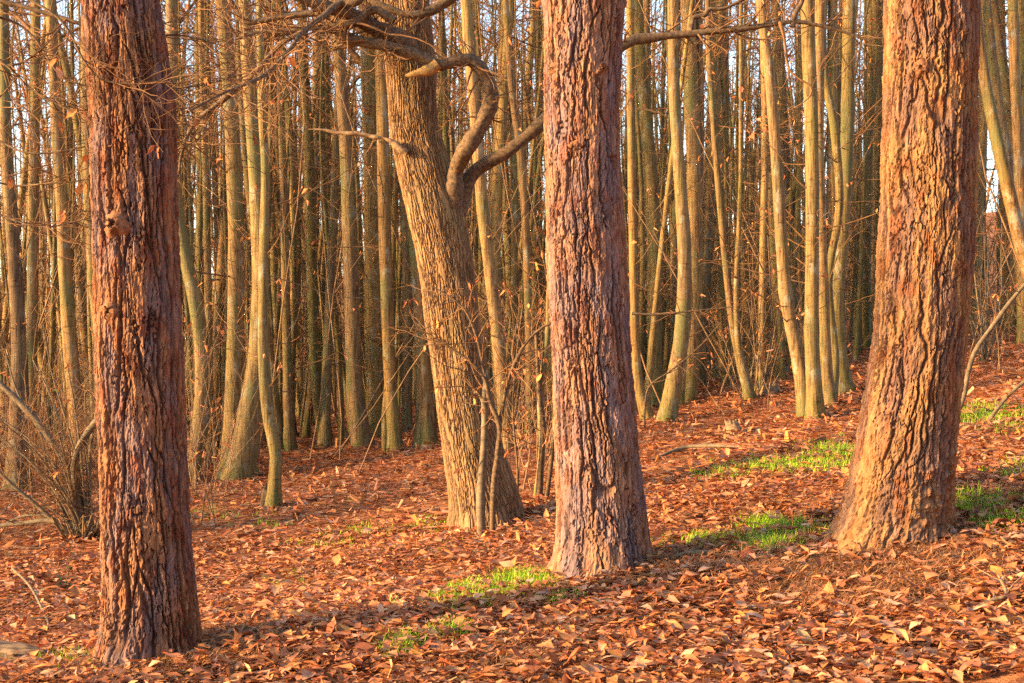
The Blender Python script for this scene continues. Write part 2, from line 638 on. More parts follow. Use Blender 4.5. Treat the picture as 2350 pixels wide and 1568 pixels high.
    inner = np.array([.085, .040, .024])
    a = sstep(-.5, .5, per_noise(9, 2.2, seed + 14) + .8 * (cid - .5))[..., None]
    c = greyish * (1 - a) + tan * a
    b = (sstep(.15, .55, per_noise(16, 5, seed + 16) + .5 * (cid2 - .5)) * .75)[..., None]
    c = c * (1 - b) + rust * b
    c = c * (.78 + .5 * lev[..., None]) * (1 + .22 * rough[..., None]) * (.88 + .24 * cid2[..., None])
    c = c * (1 - .8 * fur[..., None]) + inner * .8 * fur[..., None]
    c = c * (1 - .4 * (fine * (1 - fur))[..., None])
    c = np.clip(c * np.array([.82, .83, .88]), .01, .8)
    ny, nx = TH.shape
    idx = np.arange(ny * nx).reshape(ny, nx)
    nxt = np.roll(idx, -1, 1)
    f = np.stack([idx[:-1], nxt[:-1], nxt[1:], idx[1:]], -1).reshape(-1, 4)
    org = np.array([xc[0], d, zb])
    root = thing('pine_tree', org, P['label'], 'pine tree')
    me = mesh_np('trunk', np.stack([X, Y, Z], -1).reshape(-1, 3) - org, f, c.reshape(-1, 3), smooth=False)
    obj('trunk', me, M['pine_bark'], root)
    TRUNKS.append((float(np.interp(zb, zz, xv)), d, float(np.interp(zb, zz, rv)) * .95))
    return root, d, (zz, xv, rv)


def knot(root, info, px, py, size, depth, seed, drop=.0):
    """a broken stub: ragged ring with a hollow, sitting in the bark"""
    d, (zz, xv, rv) = info
    org = np.array(root.location)
    x, z = (px - CX) / K * d, (CY - py) / K * d
    x0, r = float(np.interp(z, zz, xv)), float(np.interp(z, zz, rv))
    s = np.clip((x - x0) / r, -.95, .95)
    nrm = np.array([s, -math.sqrt(1 - s * s), drop])
    nrm = nrm / np.linalg.norm(nrm)
    c0 = np.array([x, d - r * math.sqrt(1 - s * s), z])
    upv = np.array([0, 0, 1.])
    t1 = norm(np.cross(upv, nrm))
    t2 = np.cross(nrm, t1)
    rg = np.random.default_rng(seed)
    prof = [(2.2, -.035), (1.5, .008), (.95, depth * .5), (.66, depth * .75), (.34, depth * .55), (.12, depth * .25)]
    S = 18
    vs, cs = [], []
    for k, (rr, hh) in enumerate(prof):
        for j in range(S):
            a = j / S * 2 * math.pi
            q = rr * size * (1 + .22 * rg.normal()) * (1 + .3 * abs(math.sin(a)))
            vs.append(c0 + t1 * math.cos(a) * q + t2 * math.sin(a) * q + nrm * (hh + .008 * rg.normal()))
            base = np.array([.22, .105, .055]) if k < 4 else np.array([.07, .035, .02])
            cs.append(base * rg.uniform(.6, 1.3))
    vs.append(c0 + nrm * depth * .3)
    cs.append(np.array([.05, .025, .015]))
    n = len(prof)
    idx = np.arange(n * S).reshape(n, S)
    nx = np.roll(idx, -1, 1)
    q = np.stack([idx[:-1], nx[:-1], nx[1:], idx[1:]], -1).reshape(-1, 4)
    t = np.array([[idx[-1, j], nx[-1, j], n * S] for j in range(S)])
    me = mesh_np('knot', np.array(vs) - org, [q, t], np.array(cs))
    obj('knot', me, M['pine_bark'], root)


p1, d1, i1 = pine(PINES[0])
for kx, ky, ks, kd, sd in ((290, 522, .036, .055, 1), (276, 715, .03, .028, 2)):
    knot(p1, (d1, i1), kx, ky, ks, kd, sd)
p2, d2, i2 = pine(PINES[1])
for kx, ky, ks, kd, sd in ((1312, 349, .02, .018, 5), (1266, 168, .018, .02, 6), (1378, 172, .018, .015, 8)):
    knot(p2, (d2, i2), kx, ky, ks, kd, sd)
p3, d3, i3 = pine(PINES[2])
knot(p3, (d3, i3), 2087, 172, .024, .02, 7)


# ------------------------------------------------------------------ leaves
PAL = np.array([[.60, .305, .165], [.57, .22, .085], [.44, .145, .058], [.24, .09, .045], [.52, .31, .19], [.52, .215, .10], [.61, .255, .078], [.38, .165, .09]])


def leaf_grid(n_seg):
    """unit leaf: outline of a lance-shaped blade, along +x, 3 points across"""
    s = np.linspace(0, 1, n_seg + 1)
    w = np.maximum(np.sin(np.pi * s ** .85) ** .8, .06)
    w[0] = .05
    w[-1] = .03
    if n_seg == 1:                       # a plain blade: far leaves only
        w = np.array([.75, .5])
    return s, w


def leaf_batch(P, yaw, tilt, roll, L, W, curl, fold, n_seg, rng):
    """many bent leaves in one go -> verts, quads"""
    n = len(P)
    s, w = leaf_grid(n_seg)
    S = n_seg + 1
    x = (s[None, :] - .5) * L[:, None]
    jag = np.clip(1 + .26 * rng.normal(0, 1, (n, S)), .25, 1.7) * (1 - rng.random((n, 1)) * .55 * (s[None, :] > rng.uniform(.3, .95, (n, 1))))
    ww = .5 * W[:, None] * w[None, :] * jag
    zc = curl[:, None] * L[:, None] * (1 - (2 * s[None, :] - 1) ** 2) + .06 * L[:, None] * np.sin(6.3 * s[None, :] * rng.uniform(.4, 1.2, (n, 1)) + rng.uniform(0, 6, (n, 1)))
    pts = np.zeros((n, S, 3, 3))
    bend = .10 * L[:, None] * (s[None, :] - .5) ** 2 * rng.normal(0, 2.0, (n, 1))
    for j, sg in enumerate((-1, 0, 1)):
        pts[:, :, j, 0] = x
        pts[:, :, j, 1] = sg * ww * np.cos(fold)[:, None] + bend
        edge = rng.normal(0, .05, (n, S)) * W[:, None]
        pts[:, :, j, 2] = zc + (abs(sg) * (ww * np.sin(fold)[:, None] + edge))
    cr, sr_ = np.cos(roll), np.sin(roll)
    ct, st_ = np.cos(tilt), np.sin(tilt)
    cy, sy = np.cos(yaw), np.sin(yaw)
    A = np.zeros((n, 3, 3))
    # Rz(yaw) Ry(tilt) Rx(roll)
    A[:, 0, 0] = cy * ct
    A[:, 0, 1] = cy * st_ * sr_ - sy * cr
    A[:, 0, 2] = cy * st_ * cr + sy * sr_
    A[:, 1, 0] = sy * ct
    A[:, 1, 1] = sy * st_ * sr_ + cy * cr
    A[:, 1, 2] = sy * st_ * cr - cy * sr_
    A[:, 2, 0] = -st_
    A[:, 2, 1] = ct * sr_
    A[:, 2, 2] = ct * cr
    v = np.einsum('nij,nskj->nski', A, pts) + P[:, None, None, :]
    idx = np.arange(n * S * 3).reshape(n, S, 3)
    q = np.stack([idx[:, :-1, :-1], idx[:, 1:, :-1], idx[:, 1:, 1:], idx[:, :-1, 1:]], -1).reshape(-1, 4)
    return v.reshape(-1, 3), q, S * 3


def leaf_colors(n, rng, per, bright=1.0, p=None):
    c = PAL[rng.choice(len(PAL), n, p=p)] * rng.uniform(.75, 1.2, (n, 1)) * bright
    c = c * (1 + rng.normal(0, .06, (n, 3)))
    return np.repeat(np.clip(c, .02, .75), per, 0)


LEAF_MESH = []
_rg = np.random.default_rng(21)
LEAF_KIND = [('pale tan', 4, 'flat'), ('tan', 0, 'cupped'), ('orange', 6, 'cupped'), ('rust-red', 2, 'curled'), ('brown', 5, 'flat'), ('dark brown', 3, 'curled')]
for ki, (cn, pi, form) in enumerate(LEAF_KIND):
    row = []
    for j in range(3):
        c_ = {'flat': .03, 'cupped': .10, 'curled': .18}[form] * _rg.choice([-1, 1])
        fo = {'flat': .08, 'cupped': .3, 'curled': .7}[form]
        L = np.array([1.0])
        v, q, per = leaf_batch(np.zeros((1, 3)), np.zeros(1), np.zeros(1), np.zeros(1), L, L * _rg.uniform(.30, .44), np.array([c_]), np.array([fo]), 6, _rg)
        # a short stalk
        stalk, sr = np.array([[-.5, 0, v[0, 2]], [-.6, .02, v[0, 2] - .01], [-.7, .05, v[0, 2] + .01]]), np.array([.012, .01, .008])
        t = Tubes().add(stalk, sr, 3)
        vv = np.vstack([v, t.v[0]])
        col = np.vstack([np.repeat(PAL[pi][None] * _rg.uniform(.9, 1.1), len(v), 0), np.repeat(PAL[2][None], len(t.v[0]), 0)])
        # paler midrib
        col[1:len(v):3] *= 1.15
        me = mesh_np('fallen_leaf', vv, np.vstack([q, t.f[0] + len(v)]), col)
        me.materials.append(M['leaf'])
        row.append(me)
    LEAF_MESH.append(row)


def cling(parent, org, pts, n, rg, size=(.05, .095)):
    q = pts.reshape(-1, 3)
    k = 0
    while k < n:
        p = q[rg.integers(len(q))]
        for _ in range(rg.integers(1, 4)):            # they hang in ones, twos and threes
            me = LEAF_MESH[rg.choice([2, 3, 3, 4])][rg.integers(3)]
            o = obj('leaf', me, None, parent)
            sc = rg.uniform(*size)
            rot = Matrix.Rotation(rg.uniform(0, 6.28), 3, 'Z') @ Matrix.Rotation(rg.uniform(.5, 1.5), 3, 'Y') @ Matrix.Rotation(rg.uniform(-1.2, 1.2), 3, 'X')
            o.rotation_euler = rot.to_euler()
            o.scale = (sc, sc, sc)
            o.location = Vector(p - org) - rot @ Vector((-.7 * sc, .05 * sc, 0))
            k += 1


# ------------------------------------------------------------------ the old leaning tree with twisted limbs
OLD = [(1290, 1140, 230), (1215, 1125, 192), (1150, 1112, 162), (1000, 1080, 140), (800, 1048, 126), (600, 1020, 130), (450, 990, 137), (300, 952, 118),
       (150, 942, 115), (0, 930, 112), (-200, 915, 100), (-700, 890, 70), (-1300, 880, 30)]
d_old = hit(1120, 1208)
org_old = at(1120, 1208, d_old)
old = thing('old_tree', org_old, 'old leaning tree with finely ridged bark and thick twisted limbs', 'tree')


def old_trunk():
    A = catmull(np.array([[p[0], p[1], p[2]] for p in OLD], float), 300)
    zr = (CY - A[:, 0]) / K * d_old
    xr = (A[:, 1] - CX) / K * d_old
    rr = A[:, 2] / 2 / K * d_old
    o = np.argsort(zr)
    zr, xr, rr = zr[o], xr[o], rr[o]
    rows = np.concatenate([np.arange(zr[0], 3.4, .015), np.linspace(3.4, zr[-1], 30)[1:]])
    th = np.concatenate([np.radians(np.linspace(-205, 25, 180, endpoint=False)), np.radians(np.linspace(25, 155, 30, endpoint=False))])
    TH, Z = np.meshgrid(th, rows)
    u = np.mod(TH, 2 * math.pi) / (2 * math.pi)
    R = np.interp(Z, zr, rr)
    h = Z - org_old[2]
    lob = np.cos(TH * 4 + 1.0) * .6 + np.cos(TH * 7 + 2) * .4
    R = R * (1 + .10 * lob * np.exp(-np.maximum(h, 0) / .35)) * (1 + .05 * noise2(u * 5, Z * 1.1, 77, 5))
    pn = lambda n, f, s: noise2(u * n, Z * f, s, n)
    tw = -.35 * Z
    arc = TH[0] * .27

    def crack(nn, length, sd, w):
        n = noise2(u * nn + .55 * pn(14, 3.5, sd + 1) + .3 * pn(50, 14, sd + 2) + tw * nn / 50, Z / length + .3 * pn(12, 4, sd + 3), sd, nn)
        g = np.hypot(np.gradient(n, arc, axis=1), np.gradient(n, rows, axis=0))
        return 1 - sstep(.3 * w, 1.6 * w, np.abs(n) / np.maximum(g, 3.0))
    fur = np.maximum(crack(48, .50, 180, .0045), .8 * crack(64, .36, 190, .0036))
    f1, f2, cid = worley(u * 60 + .5 * pn(40, 12, 81), Z / .13 + .5 * pn(14, 5, 82), 83, 60)
    rg = pn(150, 18, 84)
    disp = -.013 * fur + .005 * (cid - .5) + .0028 * rg + .012 * pn(9, 2.5, 85)
    X = np.interp(Z, zr, xr) + (R + disp) * np.cos(TH)
    Y = d_old + (R + disp) * np.sin(TH)
    a = sstep(-.4, .5, pn(8, 1.5, 86))[..., None]
    c = np.array([.205, .135, .07]) * (1 - a) + np.array([.27, .175, .085]) * a
    gr = (sstep(.1, .6, pn(6, 1.2, 87)) * .35)[..., None]
    c = c * (1 - gr) + np.array([.19, .18, .085]) * gr
    c = c * (.8 + .4 * cid[..., None]) * (1 + .2 * rg[..., None]) * np.array([.95, .88, .86])
    c = c * (1 - .75 * fur[..., None]) + np.array([.085, .052, .03]) * .75 * fur[..., None]
    ny, nx = TH.shape
    idx = np.arange(ny * nx).reshape(ny, nx)
    nxt = np.roll(idx, -1, 1)
    f = np.stack([idx[:-1], nxt[:-1], nxt[1:], idx[1:]], -1).reshape(-1, 4)
    obj('trunk', mesh_np('trunk', np.stack([X, Y, Z], -1).reshape(-1, 3) - org_old, f, np.clip(c, .01, .7).reshape(-1, 3), smooth=False), M['old_bark'], old)


old_trunk()
TRUNKS.append((float(org_old[0]), d_old, .34))


def px_curve(pts, d, n=None, dd=None):
    """pixel polyline (px, py, width) at distance d (+ dd per point) -> world points and radii"""
    A = np.array(pts, float)
    D = np.full(len(A), d) + (np.array(dd, float) if dd is not None else 0)
    W = np.array([at(a[0], a[1], dk) for a, dk in zip(A, D)])
    r = A[:, 2] / 2 / K * D
    B = np.column_stack([W[:, 0], W[:, 2], W[:, 1], r])
    C = catmull(B, n or max(8, len(A) * 7))
    return C[:, [0, 2, 1]], np.maximum(C[:, 3], .0012)


def gnarl(p, r, amt, seed):
    """give a limb swellings so that it is not a smooth pipe"""
    rg = np.random.default_rng(seed)
    n = len(p)
    w = np.convolve(rg.normal(0, 1, n + 8), np.hanning(9) / np.hanning(9).sum(), 'valid')
    return p + np.convolve(rg.normal(0, 1, n + 4), np.ones(5) / 5, 'valid')[:, None] * r[:, None] * .18 * np.array([.6, .5, 1.]), r * (1 + amt * w)


def limb(name, root, org, pts, d, mat, seed, sides=12, dd=None, twigs=0, tl=.6, spread=.6, tr=.35, up=.02, n=None, amt=.13, tmin=.25, k2=3, k3=2, leaves=0):
    p, r = px_curve(pts, d, n, dd)
    p, r = gnarl(p, r, amt, seed)
    big = float(r.max()) > .03
    if big:
        p, r = p.copy(), r * .88
    T = Tubes().add(p, r, sides + (10 if big else 0), .12 if big else .05, seed)
    o = T.build(name, mat, root, org, smooth=True)
    if twigs:
        rg = np.random.default_rng(seed + 100)
        n = len(p)
        i = rg.integers(int(n * tmin), n - 1, twigs)
        dirs = norm(p[np.minimum(i + 1, n - 1)] - p[i - 1]) * .5 + rg.normal(0, spread, (twigs, 3)) * np.array([1, .6, .8])
        P1, R1 = grow(p[i], dirs, tl * rg.uniform(.4, 1.3, twigs), np.clip(r[i] * tr, .003, .012), 8, .22, up, .35, rg)
        P2, R2 = kids(P1, R1, k2, .5, .7, .6, rng=rg, P=6, wander=.22, rmin=.0016)
        P3, R3 = kids(P2, R2, k3, .5, .7, .7, rng=rg, P=4, wander=.2, rmin=.0013)
        tt = Tubes().add(P1, R1, 5).add(P2, R2, 4).add(P3, R3, 3)
        tt.build('twigs', M['twig'], o, org)['kind'] = 'stuff'
        if leaves:
            cling(o, org, P2[:, -2:], leaves, rg)
        return o, P2
    return o, None


LEAF_SPOTS = []      # (parent, origin, point) for single dead leaves that cling to near twigs
# the twisted limb that rises from the fork, bends over and runs back across the trunk
limb('limb', old, org_old, [(1010, 580, 40), (1030, 510, 64), (1040, 440, 54), (1048, 390, 44), (1068, 345, 42), (1108, 280, 44), (1126, 228, 42), (1112, 172, 38), (1082, 138, 34),
                            (1035, 143, 31), (1000, 150, 31), (960, 130, 32), (890, 106, 30), (815, 95, 30), (782, 80, 34), (776, 62, 30)], d_old, M['limb'], 1,
     14, dd=[.05, -.05, -.15, -.2, -.35, -.4, -.45, -.5, -.55, -.58, -.6, -.62, -.66, -.7, -.72, -.7], twigs=26, tl=.55, n=90, tmin=.35, k2=4)
# torn stub hanging from that limb
st, sr = px_curve([(1004, 146, 28), (990, 157, 27), (965, 166, 20), (938, 172, 13), (930, 173, 4)], d_old - .62, 14)
st, sr = gnarl(st, sr, .4, 5)
Tubes().add(st, sr, 9).build('torn_stub', M['splinter'], old, org_old)
# the long limb that passes behind the straight pine and comes out on its far side
limb('limb', old, org_old, [(1015, 570, 40), (1040, 500, 60), (1062, 440, 50), (1080, 405, 38), (1100, 384, 34), (1165, 348, 33), (1250, 276, 33), (1330, 190, 30), (1435, 102, 27), (1510, 85, 21),
                            (1580, 78, 19), (1640, 71, 18), (1705, 66, 17), (1765, 57, 12), (1830, 50, 11), (1910, 66, 8), (1985, 90, 6)], d_old, M['limb'], 2,
     12, dd=[.05, 0] + [0] * 15, twigs=30, tl=.6, n=90, tmin=.5)
limb('side_branch', old, org_old, [(1585, 78, 12), (1589, 52, 10), (1592, 40, 11), (1618, 35, 10), (1628, 22, 9), (1665, 18, 8), (1720, -8, 7)], d_old, M['limb'], 3, 8, twigs=6, tl=.4)
limb('side_branch', old, org_old, [(1819, 62, 15), (1825, 32, 14), (1838, 10, 12), (1846, -20, 10)], d_old, M['limb'], 4, 8)
limb('side_branch', old, org_old, [(1790, 50, 8), (1800, 90, 6), (1812, 160, 5), (1860, 200, 4), (1850, 230, 3), (1800, 260, 2)], d_old - .1, M['twig'], 6, 6, twigs=6, tl=.35)
# dead branch on the other side
limb('dead_branch', old, org_old, [(935, 352, 20), (912, 335, 19), (885, 319, 16), (850, 313, 15), (815, 306, 13), (775, 305, 9), (740, 298, 6), (708, 297, 2)], d_old - .28, M['deadwood'], 7, 8, twigs=3, tl=.3, amt=.5)
# heavy limbs overhead
limb('limb', old, org_old, [(950, 118, 60), (900, 88, 50), (850, 60, 42), (790, 30, 38), (730, 12, 32), (670, -15, 28)], d_old - .3, M['limb'], 8, 12,
     dd=[.2, -.1, -.3, -.5, -.6, -.7], twigs=14, tl=.7)
limb('limb', old, org_old, [(1080, -40, 34), (1010, 12, 28), (975, 30, 24), (930, 32, 20), (880, 15, 19), (835, -6, 18)], d_old - .5, M['limb'], 9, 10, twigs=12, tl=.6)
limb('limb', old, org_old, [(905, 48, 22), (860, 22, 24), (825, 45, 30), (790, 58, 34), (770, 62, 26), (715, 58, 22), (660, 74, 16), (600, 72, 10), (540, 90, 7)], d_old - .75, M['limb'], 10, 10, twigs=28, tl=.8)
limb('limb', old, org_old, [(835, -15, 20), (815, 5, 21), (780, 8, 20), (742, 38, 18), (700, 68, 14), (660, 120, 11), (610, 170, 10), (560, 195, 9), (500, 220, 7), (430, 258, 5)],
     d_old - .9, M['limb'], 11, 10, twigs=34, tl=.9, dd=[0, 0, 0, -.2, -.5, -.9, -1.3, -1.7, -2.1, -2.5])
limb('limb', old, org_old, [(700, 70, 12), (640, 105, 12), (590, 165, 12), (530, 215, 12), (450, 280, 10), (420, 340, 8), (410, 400, 5)], d_old - 1.4, M['limb'], 12, 9, twigs=28, tl=.8)
limb('limb', old, org_old, [(720, 30, 15), (640, 40, 14), (570, 50, 12), (545, 25, 10), (520, -10, 9)], d_old - 1.6, M['limb'], 13, 8, twigs=14, tl=.6)


# ------------------------------------------------------------------ a young tree beside the frame whose boughs reach in front of the first pine
def overhang():
    dd_ = 8.2
    bx = -.40 * dd_ - .35
    bz = float(gz(bx, dd_ - 1.2))
    org = np.array([bx, dd_ - 1.2, bz])
    root = thing('young_beech', org, 'slim young tree whose thin bare boughs cross in front of the torn-bark pine', 'tree')
    zz = np.linspace(-.1, 8, 30)
    p = np.column_stack([bx + .05 * np.sin(zz), np.full(30, dd_ - 1.2) + .04 * np.cos(zz * 1.3), bz + zz])
    Tubes().add(p, np.linspace(.075, .02, 30), 10).build('trunk', M['limb'], root, org)
    B = [([(-518, -60, 16), (-120, -20, 13), (0, 2, 11), (140, 40, 10), (280, 84, 8), (345, 84, 6), (420, 82, 4), (520, 108, 2)], 0, 1),
         ([(-518, -20, 14), (-100, 90, 9), (0, 138, 7), (60, 195, 6), (120, 232, 6), (200, 266, 5), (275, 274, 3)], 0, 2),
         ([(-518, 40, 12), (-80, 110, 8), (20, 150, 6), (90, 118, 4), (140, 60, 3)], 0, 3),
         ([(-518, 160, 12), (-60, 300, 6), (60, 350, 5), (180, 340, 4), (300, 300, 3), (420, 250, 2)], -.1, 4),
         ([(-518, 220, 10), (-40, 410, 5), (120, 420, 4), (240, 400, 3), (380, 330, 2)], .1, 5),
         ([(-518, -120, 14), (-100, -60, 9), (120, 30, 7), (200, 150, 5), (260, 190, 4), (420, 190, 2)], -.3, 6),
         ([(-518, 60, 10), (0, 40, 6), (150, 180, 5), (300, 205, 4), (440, 200, 2), (560, 170, 2)], .2, 7),
         ([(-518, 300, 10), (-60, 470, 5), (90, 520, 4), (210, 500, 3)], .1, 8)]
    for pts, off, sd in B:
        limb('bough', root, org, pts, dd_ + off, M['limb'], 40 + sd, 6, twigs=24, tl=.6, spread=.5, tr=.5, up=-.01, amt=.12, tmin=.55, k2=3, k3=1, leaves=4, dd=[-1.2] + [0] * (len(pts) - 1))
    TRUNKS.append((bx, dd_ - 1.2, .08))


overhang()


# ------------------------------------------------------------------ chestnut poles of the wood
def pole_mesh(p, r, sides=14, seed=0, moss=1.0, zbase=None):
    """trunk mesh with uneven section; colour channel red = where moss can sit"""
    rg = np.random.default_rng(seed)
    n = len(p)
    a = np.arange(sides) / sides * 2 * math.pi
    zrel = p[:, 2] - (p[0, 2] if zbase is None else zbase)
    TH, Zr = np.meshgrid(a, zrel)
    u = TH / (2 * math.pi)
    rr = r[:, None] * (1 + .07 * noise2(u * 4, Zr * 1.6, seed, 4) + .05 * noise2(u * 3, Zr * .6, seed + 1, 3))
    lob = .5 + .5 * np.cos(TH * rg.integers(3, 6) + rg.uniform(0, 6))
    rr = rr * (1 + .30 * lob * np.exp(-np.maximum(Zr, 0) / .16))
    # swollen rings where old branches were
    for _ in range(5):
        z0 = rg.uniform(.8, 7)
        a0 = rg.uniform(0, 6.28)
        rr = rr + .014 * np.exp(-((Zr - z0) / .045) ** 2) * (.4 + .6 * np.cos((TH - a0) / 2) ** 4)
    v = np.stack([p[:, 0:1] + rr * np.cos(TH), p[:, 1:2] + rr * np.sin(TH), np.repeat(p[:, 2:3], sides, 1)], -1)
    idx = np.arange(n * sides).reshape(n, sides)
    nx = np.roll(idx, -1, 1)
    f = np.stack([idx[:-1], nx[:-1], nx[1:], idx[1:]], -1).reshape(-1, 4)
    mo = moss * np.exp(-np.maximum(Zr, 0) / .22)
    col = np.stack([mo, mo, mo], -1)
    return v.reshape(-1, 3), f, col.reshape(-1, 3)


def crown_tubes(p, r, rg, n1=22, zmin=1.6, len1=(.5, 1.7), k2=4, k3=2, thin=1.0, topn=8):
    """side branches and twigs of a pole"""
    T = Tubes()
    z = p[:, 2] - p[0, 2]
    ok = np.where(z > zmin)[0]
    i = rg.choice(ok, n1)
    i = np.clip(i, 1, len(p) - 2)
    ang = rg.uniform(0, 2 * math.pi, n1)
    rise = rg.uniform(-.15, .9, n1)
    dirs = np.stack([np.cos(ang), np.sin(ang), rise], -1)
    L = rg.uniform(*len1, n1)
    P1, R1 = grow(p[i], dirs, L, np.clip(L * .0065, .004, .014) * thin, 7, .14, .05, .35, rg)
    P2, R2 = kids(P1, R1, k2, .5, .55, .6, rng=rg, P=5, up=.04, rmin=.002)
    T.add(P1, R1, 4).add(P2, R2, 3)
    last = P2
    if k3:
        P3, R3 = kids(P2, R2, k3, .55, .6, .7, rng=rg, P=4, rmin=.0016)
        T.add(P3, R3, 3)
        last = P3
    if topn:
        j = np.clip(rg.choice(np.where(z > z[-1] * .6)[0], topn), 1, len(p) - 2)
        ang = rg.uniform(0, 2 * math.pi, topn)
        dirs = np.stack([np.cos(ang), np.sin(ang), rg.uniform(.6, 1.8, topn)], -1)
        L = rg.uniform(1.4, 3.2, topn)
        P4, R4 = grow(p[j], dirs, L, r[j] * .5, 7, .12, .05, .25, rg)
        P5, R5 = kids(P4, R4, 4, .45, .5, .6, rng=rg, P=5, rmin=.003)
        T.add(P4, R4, 4).add(P5, R5, 3)
    return T, last


def dead_leaves(pts, rng, n, size=(.05, .10), n_seg=2):
    """orange leaves clinging near the twig points given"""
    q = pts.reshape(-1, 3)
    P = q[rng.integers(0, len(q), n)] + rng.normal(0, .02, (n, 3))
    L = rng.uniform(*size, n)
    v, f, per = leaf_batch(P, rng.uniform(0, 6.28, n), rng.uniform(-1.4, 1.4, n), rng.uniform(-1, 1, n), L, L * rng.uniform(.4, .7, n),
                           rng.normal(0, .2, n), rng.uniform(.1, .9, n), n_seg, rng)
    return v, f, leaf_colors(n, rng, per, 1.0, [.1, .3, .25, .05, .02, .18, .1, 0])


